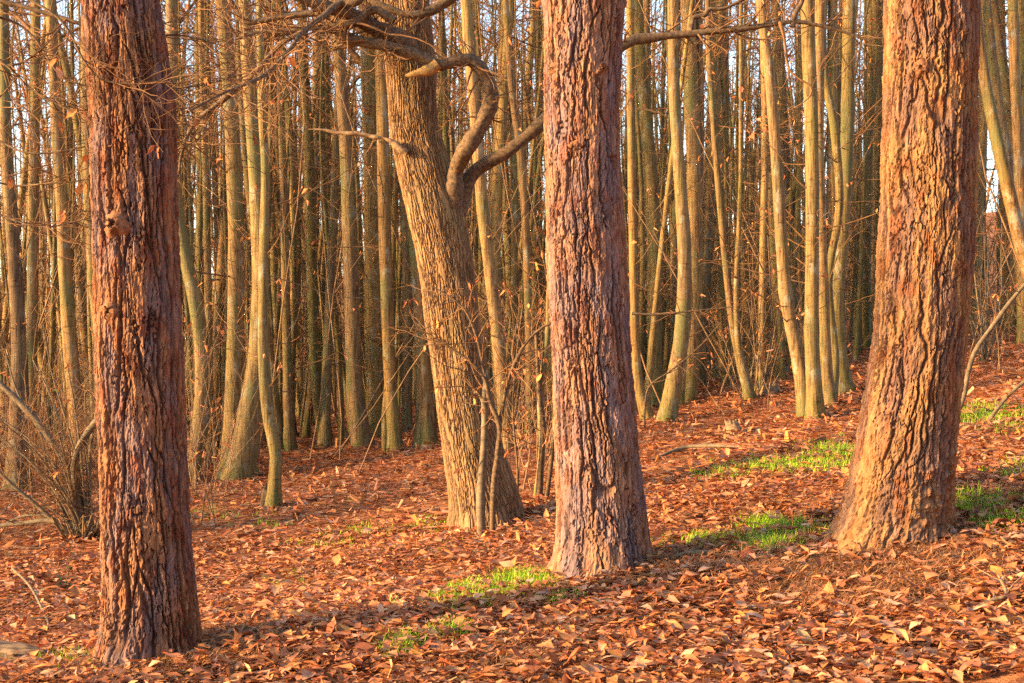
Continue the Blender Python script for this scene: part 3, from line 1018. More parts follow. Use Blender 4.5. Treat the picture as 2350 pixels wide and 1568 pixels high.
# (label, path from foot to top as (px, py, width), feet moss, crown density)
POLES = [
    ('stout moss-footed pole tree behind the multi-stemmed shrub, its bark split by a dark seam', [(38, 1128, 78), (42, 1040, 60), (44, 800, 42), (30, 560, 36), (12, 300, 30), (6, 0, 26)]),
    ('straight grey pole tree growing close beside the stout moss-footed one', [(70, 1085, 34), (72, 900, 30), (76, 560, 30), (80, 250, 28), (82, 0, 26)]),
    ('olive pole tree with a dark shaded side, next to the torn-bark pine', [(188, 1085, 46), (178, 960, 40), (162, 750, 38), (150, 500, 33), (136, 200, 30), (128, 0, 28)]),
    ('dark slim pole bowing behind the torn-bark pine', [(238, 1070, 26), (228, 900, 24), (218, 700, 23), (200, 430, 22), (165, 210, 20), (118, 0, 18)]),
    ('pole tree bent sharply at mid height behind the torn-bark pine', [(440, 1105, 44), (462, 960, 42), (466, 830, 40), (452, 700, 40), (425, 570, 36), (405, 400, 34), (400, 0, 30)]),
    ('thin straight pole just behind the bent pole tree', [(482, 1050, 22), (480, 800, 20), (474, 450, 19), (466, 200, 17), (462, 0, 16)]),
    ('thin pole leaning towards the thick-footed tree', [(508, 1040, 17), (516, 800, 16), (530, 500, 15), (536, 200, 14), (540, 0, 13)]),
    ('thick-footed chestnut tree with a curved lower trunk and mossy roots', [(543, 1104, 108), (556, 1050, 78), (576, 940, 66), (594, 810, 54), (600, 650, 46), (592, 430, 40), (576, 200, 36), (566, 0, 34)]),
    ('pale gnarled tree with a cut stub at its foot, beside the thick-footed chestnut', [(628, 1172, 42), (630, 1100, 34), (632, 1040, 32), (616, 960, 34), (606, 860, 32), (602, 760, 27), (602, 600, 26), (606, 400, 24), (598, 250, 22), (590, 0, 18)]),
    ('brown pole forking out behind the pale gnarled tree', [(648, 1020, 34), (660, 900, 28), (672, 760, 26), (682, 600, 26), (676, 450, 26), (660, 250, 24), (640, 0, 22)]),
    ('dark leaning pole that sweeps across the gap behind the pale gnarled tree', [(700, 1005, 26), (716, 880, 24), (722, 700, 24), (690, 600, 26), (650, 520, 24), (628, 400, 20), (620, 200, 18), (616, 0, 16)]),
    ('greenish pole tree with a foot that kicks out to one side', [(748, 1012, 40), (732, 930, 34), (722, 800, 31), (716, 600, 30), (712, 380, 28), (700, 150, 26), (694, 0, 24)]),
    ('pale green pole between the kicked-out pole and the stout straight trio', [(700, 1000, 24), (728, 830, 24), (752, 650, 23), (754, 450, 21), (748, 200, 19), (746, 0, 18)]),
    ('slim golden pole slanting up out of the stout straight trio', [(808, 1000, 18), (790, 860, 19), (764, 720, 18), (750, 560, 17), (742, 350, 15), (738, 0, 13)]),
    ('stout pole tree with a torn scar on its broad foot', [(832, 1026, 62), (820, 950, 52), (812, 820, 42), (806, 600, 41), (800, 400, 38), (786, 200, 32), (772, 0, 28)]),
    ('thickest and straightest of the shaded pole trees beside the old leaning tree', [(866, 1002, 56), (860, 850, 50), (857, 600, 47), (852, 350, 44), (844, 150, 41), (838, 0, 38)]),
    ('pole tree with a split double foot beside the old leaning tree', [(908, 1036, 42), (902, 960, 36), (892, 800, 33), (884, 560, 34), (878, 300, 34), (872, 0, 32)]),
    ('slender second stem rising from the split double foot', [(886, 1036, 22), (884, 960, 20), (890, 860, 17), (900, 600, 16), (912, 300, 14), (915, 0, 13)]),
    ('brown pole behind the split-footed one', [(934, 992, 30), (934, 880, 27), (934, 650, 26), (926, 420, 25), (922, 200, 24), (920, 0, 22)]),
    ('broad-footed pole tree pressed close to the old leaning trunk', [(978, 1024, 64), (976, 930, 48), (970, 800, 40), (956, 620, 34), (940, 440, 30), (930, 200, 26), (925, 0, 24)]),
    ('grey pole rising beyond the fork of the old leaning tree', [(1166, 1040, 40), (1150, 850, 36), (1128, 650, 34), (1108, 480, 33), (1090, 260, 31), (1070, 0, 30)]),
    ('reddish sunlit pole between the old leaning tree and the straight pine', [(1214, 1000, 22), (1214, 800, 21), (1208, 560, 21), (1196, 380, 20), (1174, 200, 18), (1160, 0, 17)]),
    ('pale dappled stem with a crook, half hidden by the straight pine', [(1232, 1150, 20), (1244, 1030, 18), (1240, 930, 18), (1250, 820, 17), (1258, 750, 16), (1262, 640, 12), (1300, 400, 9)]),
    ('mossy dark pole hugging the straight pine, its foot in moss', [(1492, 968, 40), (1474, 920, 30), (1462, 850, 26), (1456, 700, 24), (1450, 400, 22), (1446, 0, 20)]),
    ('tall golden-barked pole beside the straight pine', [(1500, 936, 46), (1502, 800, 41), (1502, 600, 40), (1492, 380, 37), (1474, 180, 31), (1464, 0, 28)]),
    ('leaning pole tree that rises from a broad foot towards the golden-barked pair', [(1528, 972, 52), (1546, 880, 46), (1566, 760, 42), (1572, 600, 38), (1562, 430, 34), (1548, 200, 30), (1545, 0, 29)]),
    ('dark thick pole of the golden-barked pair', [(1582, 925, 38), (1590, 760, 36), (1594, 560, 38), (1590, 350, 40), (1582, 150, 40), (1578, 0, 38)]),
    ('olive pole of the golden-barked pair, growing tight against its darker neighbour', [(1560, 930, 28), (1578, 760, 27), (1600, 480, 25), (1606, 300, 24), (1604, 120, 22), (1602, 0, 20)]),
    ('brown pole with a dead black foot', [(1652, 866, 46), (1654, 800, 34), (1658, 640, 30), (1662, 400, 28), (1664, 180, 26), (1664, 0, 24)]),
    ('broad grey trunk far behind the pole with the black foot', [(1612, 858, 44), (1616, 700, 38), (1624, 480, 32), (1636, 200, 26), (1640, 0, 24)]),
    ('golden pole forming one arm of the low V-shaped clump', [(1722, 922, 26), (1700, 840, 22), (1682, 750, 20), (1668, 620, 20), (1648, 400, 18), (1630, 150, 16), (1626, 0, 14)]),
    ('orange-streaked stem in the middle of the low V-shaped clump', [(1728, 922, 24), (1712, 860, 20), (1694, 780, 17), (1690, 650, 14), (1700, 420, 12), (1702, 0, 10)]),
    ('straight green stem at the back of the low V-shaped clump', [(1742, 900, 22), (1748, 760, 20), (1752, 560, 20), (1756, 300, 19), (1750, 0, 17)]),
    ('grey pole slanting steeply away from the low V-shaped clump', [(1662, 850, 20), (1704, 720, 19), (1752, 590, 18), (1800, 480, 18), (1836, 390, 16), (1870, 250, 14), (1885, 0, 12)]),
    ('bowed pole tree that shares its foot with the straight olive one', [(1846, 966, 36), (1842, 890, 40), (1826, 800, 38), (1804, 690, 35), (1792, 560, 33), (1780, 380, 31), (1762, 170, 28), (1740, 0, 26)]),
    ('straight olive pole tree standing on a shared mossy foot', [(1874, 966, 52), (1868, 880, 42), (1862, 760, 39), (1862, 560, 36), (1860, 330, 36), (1852, 130, 37), (1848, 0, 36)]),
    ('pale speckled pole just behind the straight olive one', [(1908, 935, 42), (1898, 850, 33), (1892, 700, 30), (1888, 520, 29), (1884, 300, 28), (1890, 0, 27)]),
    ('pale tree with a moss-covered spreading foot near the furrowed golden pine', [(1938, 906, 62), (1926, 820, 46), (1922, 700, 38), (1936, 540, 36), (1946, 360, 35), (1952, 150, 35), (1956, 0, 34)]),
    ('grey stem bending across behind the pale moss-footed tree', [(1906, 925, 34), (1915, 820, 26), (1900, 640, 22), (1924, 480, 22), (1912, 300, 24), (1890, 180, 20), (1880, 0, 18)]),
    ('plain brown pole rising beside the furrowed golden pine', [(1988, 800, 26), (1988, 640, 25), (1990, 420, 25), (1996, 200, 27), (2000, 0, 27)]),
    ('yellow-lit pole tucked behind the edge of the furrowed golden pine', [(2050, 800, 26), (2020, 500, 25), (2016, 250, 25), (2012, 0, 24)]),
    ('bright yellow tree leaning out beyond the furrowed golden pine', [(2460, 850, 44), (2400, 720, 42), (2352, 590, 40), (2318, 450, 36), (2284, 300, 33), (2256, 150, 30), (2240, 0, 28)]),
    ('grey tree crossing behind the bright yellow leaning one', [(2365, 770, 40), (2342, 600, 36), (2318, 420, 32), (2290, 240, 28), (2272, 100, 26), (2262, 0, 24)]),
    ('upright blue-grey pole seen against the sky beyond the golden pine', [(2348, 790, 34), (2346, 600, 32), (2338, 350, 30), (2328, 150, 28), (2324, 0, 27)]),
    ('slim upright pole against the sky beside the blue-grey one', [(2304, 740, 26), (2308, 560, 24), (2304, 300, 23), (2294, 100, 22), (2290, 0, 22)]),
]

pole_no = 0
MIDLEAVES = []
for lab, path in POLES:
    pole_no += 1
    rg = np.random.default_rng(500 + pole_no)
    A = np.array(path, float)
    d = hit(A[0, 0], A[0, 1], 9, 60)
    foot = at(A[0, 0], A[0, 1], d)
    foot[2] = float(gz(foot[0], foot[1]))
    W = np.array([at(a[0], a[1], d) for a in A])
    W[0, 2] = foot[2]
    r = A[:, 2] / 2 / K * d * .86
    # go on above the frame, tapering
    top = foot[2] + rg.uniform(11, 14)
    dirv = norm(W[-1] - W[-2])
    dirv = norm(dirv + np.array([0, 0, .6]))
    n_up = 4
    zs = np.linspace(W[-1, 2], top, n_up + 1)[1:]
    ups = np.array([W[-1] + dirv * ((z - W[-1, 2]) / max(dirv[2], .3)) for z in zs])
    rup = np.linspace(r[-1], .02, n_up + 1)[1:]
    lean = rg.normal(0, .02)
    W = np.vstack([W[:1] - np.array([0, 0, .15]), W, ups])
    r = np.concatenate([[r[0]], r, rup])
    B = np.column_stack([W[:, 0], W[:, 2], W[:, 1] + (W[:, 2] - foot[2]) * lean, r])
    C = catmull(B, 64)
    p = C[:, [0, 2, 1]]
    rad = np.maximum(C[:, 3], .012)
    root = thing('chestnut_tree', foot, lab, 'tree', 'chestnut poles of the coppice')
    v, f, col = pole_mesh(p - foot, rad, 16, pole_no * 7, 1.0, 0.0)
    obj('trunk', mesh_np('trunk', v, f, col), M['pole'], root)
    T, tw = crown_tubes(p - foot, rad, rg, n1=22, zmin=1.3, len1=(.4, 1.6), k2=3, k3=2, topn=5)
    cr = T.build('crown', M['twig'], root)
    vl, fl, cl = dead_leaves(tw[:, -2:], rg, 64, (.05, .11), 2)
    lo = obj('dead_leaves', mesh_np('dead_leaves', vl, fl, cl), M['leaf'], cr)
    lo['kind'] = 'stuff'
    TRUNKS.append((float(foot[0]), d, float(rad[0]) * 1.05))


# ------------------------------------------------------------------ deeper wood: copies of a few pole trees
def variant(seed):
    rg = np.random.default_rng(seed)
    H = rg.uniform(11, 15)
    n = 26
    z = np.concatenate([[-.3], np.linspace(0, H, n - 1)])
    ph = rg.uniform(0, 6.28, 4)
    am = rg.uniform(.08, .4)
    x = am * np.sin(z * rg.uniform(.2, .5) + ph[0]) + rg.normal(0, .045) * z
    y = am * np.sin(z * rg.uniform(.2, .5) + ph[1]) + rg.normal(0, .045) * z
    x -= x[1]
    y -= y[1]
    r0 = rg.uniform(.045, .125)
    r = r0 * np.interp(z, [0, .3, 2, H * .6, H], [1.4, 1.15, 1.0, .7, .12])
    p = np.column_stack([x, y, z])
    v, f, col = pole_mesh(p, r, 10, seed, .7, 0.0)
    me = mesh_np('trunk', v, f, col)
    me.materials.append(M['pole'])
    T, tw = crown_tubes(p, r, rg, n1=34, zmin=1.4, len1=(.5, 1.9), k2=4, k3=2, thin=1.2, topn=10)
    mc = mesh_np('crown', np.concatenate(T.v), np.concatenate(T.f))
    mc.materials.append(M['twig'])
    vl, fl, cl = dead_leaves(tw[:, -2:], rg, 120, (.05, .10), 1)
    ml = mesh_np('dead_leaves', vl, fl, cl)
    ml.materials.append(M['leaf'])
    return me, mc, ml


VAR = [variant(900 + k) for k in range(9)]
rg = np.random.default_rng(77)
ZONES = [(170, 'beyond the stout moss-footed pole'), (430, 'behind the torn-bark pine'), (600, 'beyond the thick-footed chestnut'), (780, 'beyond the kicked-out green pole'),
         (1000, 'beyond the stout straight trio'), (1240, 'beyond the fork of the old leaning tree'), (1450, 'behind the straight pine'), (1620, 'beyond the golden-barked pair'),
         (1780, 'beyond the low V-shaped clump'), (2000, 'beyond the pale moss-footed tree'), (2230, 'behind the furrowed golden pine'), (9999, 'beyond the bright yellow leaning tree')]


def far_label(x, y, s, r):
    px = CX + x / y * K
    zone = next(w for lim, w in ZONES if px < lim)
    depth = 'deep' if y < 42 else 'deepest'
    return f"{'leaning' if r > .05 else 'upright'} {'slim' if s < .9 else 'sturdy'} pole {depth} in the wood {zone}"


def far_tree(x, y, label, group, s=1.0):
    me, mc, ml = VAR[rg.integers(len(VAR))]
    rot = (rg.normal(0, .05), rg.normal(0, .05), rg.uniform(0, 6.28))
    if label is None:
        label = far_label(x, y, s, math.hypot(rot[0], rot[1]))
        group = label.replace(' pole ', ' poles ')
    root = thing('wood_pole', (x, y, float(gz(x, y))), label, 'tree', group)
    root.rotation_euler = rot
    root.scale = (s, s, s * rg.uniform(.9, 1.15))
    obj('trunk', me, None, root)
    c = obj('crown', mc, None, root)
    l = obj('dead_leaves', ml, None, c)
    l['kind'] = 'stuff'


far_n = 0
tries = 0
placed = []
while far_n < 290 and tries < 6000:
    tries += 1
    y = 22 + 34 * rg.random() ** .9
    x = rg.uniform(-.42, .42) * y
    py = CY - float(gz(x, y)) / y * K
    if any((x - a) ** 2 + (y - b) ** 2 < .45 for a, b in placed):
        continue
    placed.append((x, y))
    if (x / y > .315 or x / y < -.33) and y > 36 and rg.random() < .6:
        continue
    if rg.random() < .3:                      # a coppice stool: two or three stems close together
        for _ in range(rg.integers(1, 3)):
            xx, yy = x + rg.normal(0, .35), y + rg.normal(0, .35)
            placed.append((xx, yy))
            far_tree(xx, yy, None, None, rg.uniform(.6, 1.0))
            far_n += 1
    far_tree(x, y, None, None, rg.uniform(.75, 1.15))
    far_n += 1
# the wood goes on beside the frame, on the side the sun comes from
for k in range(26):
    y = rg.uniform(15, 40)
    x = -.42 * y - rg.uniform(.5, 16)
    far_tree(x, y, 'slender chestnut pole in the wood beside the clearing', 'poles beside the clearing', rg.uniform(.8, 1.1))


# ------------------------------------------------------------------ the far wood as one mass
def distant_wood():
    rg = np.random.default_rng(5)
    n = 460
    y = 52 + 60 * rg.random(n) ** 1.3
    x = rg.uniform(-.45, .45, n) * y
    z0 = gz(x, y)
    keep = ~(((x / y > .315) | (x / y < -.325)) & (rg.random(n) < .75))
    x, y = x[keep], y[keep]
    m = 55                                   # the same wood out of frame, sun's side, added to shade low trunks
    yb = rg.uniform(13, 50, m)
    xb = -.45 * yb - 1 - 16 * rg.random(m)
    yb = yb + .21 * (xb + 5)
    ok = yb > 12 + .21 * (xb + 5)
    x, y = np.concatenate([x, xb[ok]]), np.concatenate([y, yb[ok]])
    n = len(x)
    z0 = gz(x, y)
    P = 8
    H = np.where(x < -.44 * np.abs(y), rg.uniform(7.5, 10.5, n), rg.uniform(8, 14, n))
    t = np.linspace(0, 1, P)
    pts = np.zeros((n, P, 3))
    pts[:, :, 0] = x[:, None] + rg.normal(0, .7, (n, 1)) * t ** 1.5 + rg.normal(0, .08, (n, P))
    pts[:, :, 1] = y[:, None] + rg.normal(0, .7, (n, 1)) * t
    pts[:, :, 2] = z0[:, None] - .2 + H[:, None] * t
    rad = rg.uniform(.06, .16, n)[:, None] * np.linspace(1, .2, P)[None]
    T = Tubes().add(pts, rad, 6)
    P1, R1 = kids(pts, rad, 7, .18, .9, .28, rng=rg, P=4, rmin=.010, up=.08, tmin=.04)
    R1 = np.maximum(R1, .014)
    P2, R2 = kids(P1, R1, 2, .6, .6, .6, rng=rg, P=3, rmin=.010)
    T.add(P1, R1, 3).add(P2, R2, 3)
    # unseen trees added away from the sun and behind the camera to dim skylight
    m = 210
    ang = rg.uniform(math.radians(-118), math.radians(48), m)
    q = rg.uniform(9, 42, m)
    xs, ys = np.cos(ang) * q + 3, np.sin(ang) * q
    ok = (ys < 0) | (xs > .46 * ys + 1.5)
    xs, ys = xs[ok], ys[ok]
    m = len(xs)
    H = rg.uniform(10, 17, m)
    pts = np.zeros((m, P, 3))
    pts[:, :, 0] = xs[:, None] + rg.normal(0, .6, (m, 1)) * t ** 1.5
    pts[:, :, 1] = ys[:, None] + rg.normal(0, .6, (m, 1)) * t
    pts[:, :, 2] = gz(xs, ys)[:, None] - .2 + H[:, None] * t
    rad = rg.uniform(.10, .26, m)[:, None] * np.linspace(1, .25, P)[None]
    T.add(pts, rad, 7)
    P1, R1 = kids(pts, rad, 12, .2, .9, .3, rng=rg, P=5, rmin=.012, up=.08, tmin=.15)
    T.add(P1, R1, 3)
    o = T.build('distant_wood', M['brush'])
    tag(o, 'far-off mass of bare trunks and branches closing the view', 'wood', kind='stuff')


distant_wood()


def thin_poles():
    """the many thin drawn-up poles behind, past the number that is built one by one"""
    rg = np.random.default_rng(6)
    n = 760
    y = 24 + 40 * rg.random(n)
    x = y * np.where(rg.random(n) < .65, rg.uniform(-.42, .12, n), rg.uniform(.08, .42, n))
    keep = ~(((x / y > .315) | (x / y < -.325)) & (rg.random(n) < .75))          # the wood opens to the sky at both ends
    x, y = x[keep], y[keep]
    n = len(x)
    H = rg.uniform(7, 12, n)
    P = 9
    t = np.linspace(0, 1, P)
    pts = np.zeros((n, P, 3))
    ph = rg.uniform(0, 6.28, (n, 1))
    pts[:, :, 0] = x[:, None] + rg.normal(0, .45, (n, 1)) * t + rg.uniform(.03, .16, (n, 1)) * np.sin(t * 5 + ph)
    pts[:, :, 1] = y[:, None] + rg.normal(0, .45, (n, 1)) * t
    pts[:, :, 2] = gz(x, y)[:, None] - .1 + H[:, None] * t
    rad = rg.uniform(.022, .06, n)[:, None] * np.linspace(1.1, .3, P)[None]
    T = Tubes().add(pts, rad, 7)
    P1, R1 = kids(pts, rad, 4, .09, .9, .3, rng=rg, P=4, rmin=.005, up=.06, tmin=.15)
    T.add(P1, R1, 3)
    v = np.concatenate(T.v)
    o = obj('pole_thicket', mesh_np('pole_thicket', v, np.concatenate(T.f), np.zeros((len(v), 3))), M['pole'])
    tag(o, 'crowd of thin drawn-up poles filling the wood behind the chestnuts', 'wood', kind='stuff')


thin_poles()


# ------------------------------------------------------------------ undergrowth: thin whips, brush and clinging dead leaves
def undergrowth():
    rg = np.random.default_rng(8)
    S, H = [], []
    # thicket on the low side
    n = 620
    y = rg.uniform(15.5, 36, n)
    x = -y * rg.uniform(.20, .62, n)
    S.append(np.column_stack([x, y]))
    H.append(rg.uniform(.6, 2.6, n))
    # between the far poles
    n = 520
    y = rg.uniform(26, 60, n)
    x = y * rg.uniform(-.42, .42, n)
    S.append(np.column_stack([x, y]))
    H.append(rg.uniform(.6, 2.8, n))
    # whips between the old tree and the straight pine
    n = 46
    y = rg.uniform(15, 24, n)
    x = y * rg.uniform(-.005, .03, n)
    S.append(np.column_stack([x, y]))
    H.append(rg.uniform(.8, 2.2, n))
    # by the V-shaped clump and beyond the golden pine
    n = 70
    y = rg.uniform(19, 30, n)
    x = y * np.where(rg.random(n) < .5, rg.uniform(.14, .22, n), rg.uniform(.31, .42, n))
    S.append(np.column_stack([x, y]))
    H.append(rg.uniform(.5, 1.8, n))
    # brush on the far rise
    n = 380
    y = rg.uniform(40, 80, n)
    x = y * rg.uniform(-.42, .42, n)
    S.append(np.column_stack([x, y]))
    H.append(rg.uniform(2, 6, n))
    # thin drawn-up stems in the deep wood
    n = 160
    y = rg.uniform(20, 46, n)
    x = y * rg.uniform(-.42, .42, n)
    S.append(np.column_stack([x, y]))
    H.append(rg.uniform(4, 9, n))
    # tall brush of the same thicket, unseen beside the frame, added for low shade
    n = 110
    y = rg.uniform(13, 40, n)
    x = -.40 * y - 16 * rg.random(n)
    y = y + .21 * (x + 5)
    S.append(np.column_stack([x, y]))
    H.append(rg.uniform(1.6, 4.2, n))
    S = np.vstack(S)
    H = np.concatenate(H)
    st = np.column_stack([S, gz(S[:, 0], S[:, 1]) - .05])
    dirs = np.column_stack([rg.normal(0, .3, len(S)), rg.normal(0, .3, len(S)), np.ones(len(S))])
    P1, R1 = grow(st, dirs, H, rg.uniform(.006, .013, len(S)) * np.clip(S[:, 1] / 28, .8, 2.4) * np.where(H > 3.9, 1.9, 1.0), 7, .09, .03, .3, rg)
    P2, R2 = kids(P1, R1, 3, .5, .55, .6, rng=rg, P=4, rmin=.003)
    P3, R3 = kids(P2, R2, 1, .6, .6, .7, rng=rg, P=4, rmin=.0025)
    o = Tubes().add(P1, R1, 4).add(P2, R2, 3).add(P3, R3, 3).build('undergrowth', M['brush'])
    tag(o, 'brown brush of thin whips and twigs between the trunks', 'undergrowth', kind='stuff')
    vl, fl, cl = dead_leaves(P3, rg, 9000, (.05, .10), 1)
    l = obj('dead_leaves', mesh_np('dead_leaves', vl, fl, cl), M['leaf'], o)
    l['kind'] = 'stuff'
    # a little fresh green in the thicket
    pick = P2[(P2[:, 0, 0] / P2[:, 0, 1] < -.22)]
    vl, fl, cl = dead_leaves(pick, rg, 420, (.03, .06), 1)
    g = np.array([.10, .17, .03]) * rg.uniform(.7, 1.3, (len(cl), 1))
    l = obj('green_leaves', mesh_np('green_leaves', vl, fl, g), M['leaf'], o)
    l['kind'] = 'stuff'


undergrowth()


# ------------------------------------------------------------------ single clinging leaves and saplings in the middle ground
def sapling(name, label, cat, foot, stems, mat, seed, twigs=10, tl=.5, leaves=8, sides=8, group=None, d=None):
    d = d or hit(*foot)
    org = at(foot[0], foot[1], d)
    org[2] = float(gz(org[0], org[1]))
    root = thing(name, org, label, cat, group)
    rg = np.random.default_rng(seed)
    for k, pts in enumerate(stems):
        p, r = px_curve(pts, d)
        p[0, 2] = min(p[0, 2], org[2] - .03) if k == 0 else p[0, 2]
        p, r = gnarl(p, r, .12, seed + k)
        dep = rg.normal(0, .06)
        p[:, 1] += np.linspace(0, 1, len(p)) * dep
        stem = Tubes().add(p, r, sides).build('stem', mat, root, org)
        if twigs:
            n = len(p)
            i = rg.integers(int(n * .3), n - 1, twigs)
            dirs = norm(p[i + 1] - p[i - 1]) * .6 + rg.normal(0, .6, (twigs, 3))
            P1, R1 = grow(p[i], dirs, tl * rg.uniform(.4, 1.3, twigs), np.clip(r[i] * .5, .002, .006), 7, .18, .03, .35, rg)
            P2, R2 = kids(P1, R1, 3, .5, .6, .7, rng=rg, P=5, rmin=.0014)
            Tubes().add(P1, R1, 4).add(P2, R2, 3).build('twigs', M['twig'], stem, org)['kind'] = 'stuff'
            cling(root, org, P2[:, -2:], leaves, rg)
    return root, d, org


sapling('sapling', 'bare sapling with a forked broken top against the foot of the old leaning tree', 'sapling', (1104, 1238),
        [[(1104, 1242, 22), (1103, 1150, 20), (1108, 1060, 18), (1112, 1000, 16), (1112, 930, 15), (1114, 890, 13), (1120, 850, 8)],
         [(1112, 940, 12), (1108, 915, 12), (1096, 902, 10), (1088, 898, 6)]], M['hazel'], 61, twigs=5, tl=.4, leaves=5)
sapling('sapling', 'forking sapling with arching twigs and orange leaves in front of the old leaning tree', 'sapling', (1131, 1234),
        [[(1130, 1238, 15), (1133, 1120, 14), (1142, 1040, 13), (1146, 980, 13), (1124, 920, 10), (1112, 870, 8), (1080, 830, 6), (1020, 790, 5), (965, 755, 3)],
         [(1145, 985, 9), (1160, 900, 9), (1175, 850, 8), (1205, 790, 7), (1240, 755, 6), (1265, 742, 4)],
         [(1124, 922, 7), (1110, 850, 6), (1095, 780, 6), (1072, 720, 5), (1045, 690, 4), (1005, 665, 3)]], M['limb'], 62, twigs=16, tl=.6, leaves=12)
sapling('sapling', 'dark twin sapling stems between the old leaning tree and the straight pine', 'sapling', (1245, 1152),
        [[(1236, 1158, 16), (1240, 1080, 14), (1246, 980, 13), (1238, 900, 11), (1230, 760, 8)],
         [(1252, 1158, 13), (1262, 1080, 12), (1272, 980, 11), (1276, 880, 9)]], M['limb'], 63, twigs=5, tl=.5, leaves=3)
sapling('sapling', 'thin whip with sparse leaves beside the foot of the old leaning tree', 'sapling', (1184, 1165),
        [[(1184, 1170, 7), (1188, 1080, 6), (1178, 960, 5), (1182, 850, 4), (1200, 700, 3)]], M['limb'], 64, twigs=8, tl=.4, leaves=5)
sapling('sapling', 'crooked bare sapling bending away beyond the furrowed golden pine', 'sapling', (2205, 950),
        [[(2196, 955, 15), (2212, 905, 12), (2222, 850, 11), (2240, 800, 11), (2275, 750, 10), (2310, 700, 9), (2352, 648, 8), (2420, 560, 6)]], M['hazel'], 65, twigs=8, tl=.4, leaves=2)
sapling('fallen_bough', 'long dead bough arching out of the leaves beyond the furrowed golden pine', 'branch', (2265, 975),
        [[(2262, 978, 9), (2300, 925, 9), (2350, 878, 8), (2420, 830, 6)]], M['hazel'], 66, twigs=4, tl=.3, leaves=0)
sapling('sapling', 'leafy twig of a whip hanging with orange leaves by the golden-barked pair', 'sapling', (1500, 985),
        [[(1478, 992, 6), (1480, 930, 5), (1492, 885, 5), (1540, 850, 4), (1600, 800, 3), (1650, 745, 3)],
         [(1450, 720, 6), (1510, 722, 5), (1580, 715, 4), (1680, 705, 3)]], M['limb'], 67, twigs=9, tl=.45, leaves=8)


# ------------------------------------------------------------------ the multi-stemmed shrub at the low side
def shrub():
    d = hit(190, 1240)
    org = at(190, 1240, d)
    org[2] = float(gz(org[0], org[1]))
    root = thing('hazel_shrub', org, 'multi-stemmed bare shrub splaying from one stool beside the torn-bark pine', 'shrub')
    rg = np.random.default_rng(31)
    S = [[(205, 1250, 30), (190, 1165, 26), (160, 1080, 22), (110, 1000, 20), (60, 940, 18), (5, 885, 16), (-60, 830, 12)],
         [(200, 1245, 30), (175, 1130, 24), (172, 1060, 22), (190, 1010, 21), (225, 960, 18), (270, 880, 12)],
         [(212, 1240, 18), (205, 1130, 13), (208, 1030, 12), (222, 940, 9), (235, 800, 6)],
         [(180, 1250, 18), (140, 1210, 15), (80, 1155, 12), (20, 1105, 11), (-60, 1020, 9)],
         [(170, 1235, 15), (120, 1196, 14), (50, 1202, 13), (-20, 1206, 11), (-90, 1200, 9)],
         [(165, 1225, 10), (120, 1190, 9), (70, 1182, 8), (20, 1198, 7), (-20, 1230, 5)],
         [(190, 1245, 12), (150, 1180, 10), (110, 1090, 9), (95, 1000, 8), (40, 900, 6), (10, 800, 4)],
         [(195, 1240, 10), (160, 1150, 8), (120, 1060, 7), (70, 1010, 6), (0, 960, 4)],
         [(215, 1245, 10), (232, 1180, 8), (250, 1100, 6), (262, 1020, 5)],
         [(185, 1248, 9), (150, 1260, 7), (100, 1310, 6), (88, 1370, 4)],
         [(178, 1240, 8), (120, 1130, 6), (60, 1050, 5), (0, 1020, 4)],
         [(205, 1240, 9), (192, 1120, 7), (150, 960, 6), (120, 860, 4), (100, 760, 3)]]
    for _ in range(22):
        ax, ay = 190 + rg.normal(0, 14), 1244
        ex, ey = ax + rg.normal(-70, 90), rg.uniform(820, 1130)
        S.append([(ax, ay, rg.uniform(5, 9)), (ax + (ex - ax) * .25, ay + (ey - ay) * .4, 6), (ax + (ex - ax) * .6, ay + (ey - ay) * .75, 5), (ex, ey, 3)])
    for k, pts in enumerate(S):
        pts = [(a_, b_, c_ * .8) for a_, b_, c_ in pts]
        dep = rg.normal(0, .35)
        p, r = px_curve(pts, d, None, np.linspace(0, dep, len(pts)))
        p[0] = org + np.array([rg.normal(0, .05), rg.normal(0, .05), -.03])
        p, r = gnarl(p, r, .1, k)
        s = Tubes().add(p, r, 8).build('stem', M['hazel'], root, org)
        n = len(p)
        m = 7
        i = rg.integers(int(n * .25), n - 1, m)
        dirs = norm(p[i + 1] - p[i - 1]) * .6 + rg.normal(0, .6, (m, 3))
        P1, R1 = grow(p[i], dirs, rg.uniform(.3, .9, m), np.clip(r[i] * .4, .002, .007), 7, .18, .03, .35, rg)
        P2, R2 = kids(P1, R1, 4, .5, .6, .7, rng=rg, P=5, rmin=.0014)
        Tubes().add(P1, R1, 4).add(P2, R2, 3).build('twigs', M['twig'], s, org)['kind'] = 'stuff'
        if k < 8:
            cling(root, org, P2[:, -2:], 2, rg)
    # the rotten stool: many short dark sticks
    n = 60
    a = rg.uniform(0, 6.28, n)
    st = org + np.column_stack([np.cos(a) * rg.uniform(0, .16, n), np.sin(a) * rg.uniform(0, .16, n), np.full(n, -.04)])
    dirs = np.column_stack([np.cos(a) * .7, np.sin(a) * .7, rg.uniform(.4, 1.4, n)])
    P1, R1 = grow(st, dirs, rg.uniform(.12, .42, n), rg.uniform(.006, .02, n), 5, .15, .02, .5, rg)
    Tubes().add(P1, R1, 6).build('stool', M['deadwood'], root, org)
    TRUNKS.append((float(org[0]), float(org[1]), .15))


shrub()


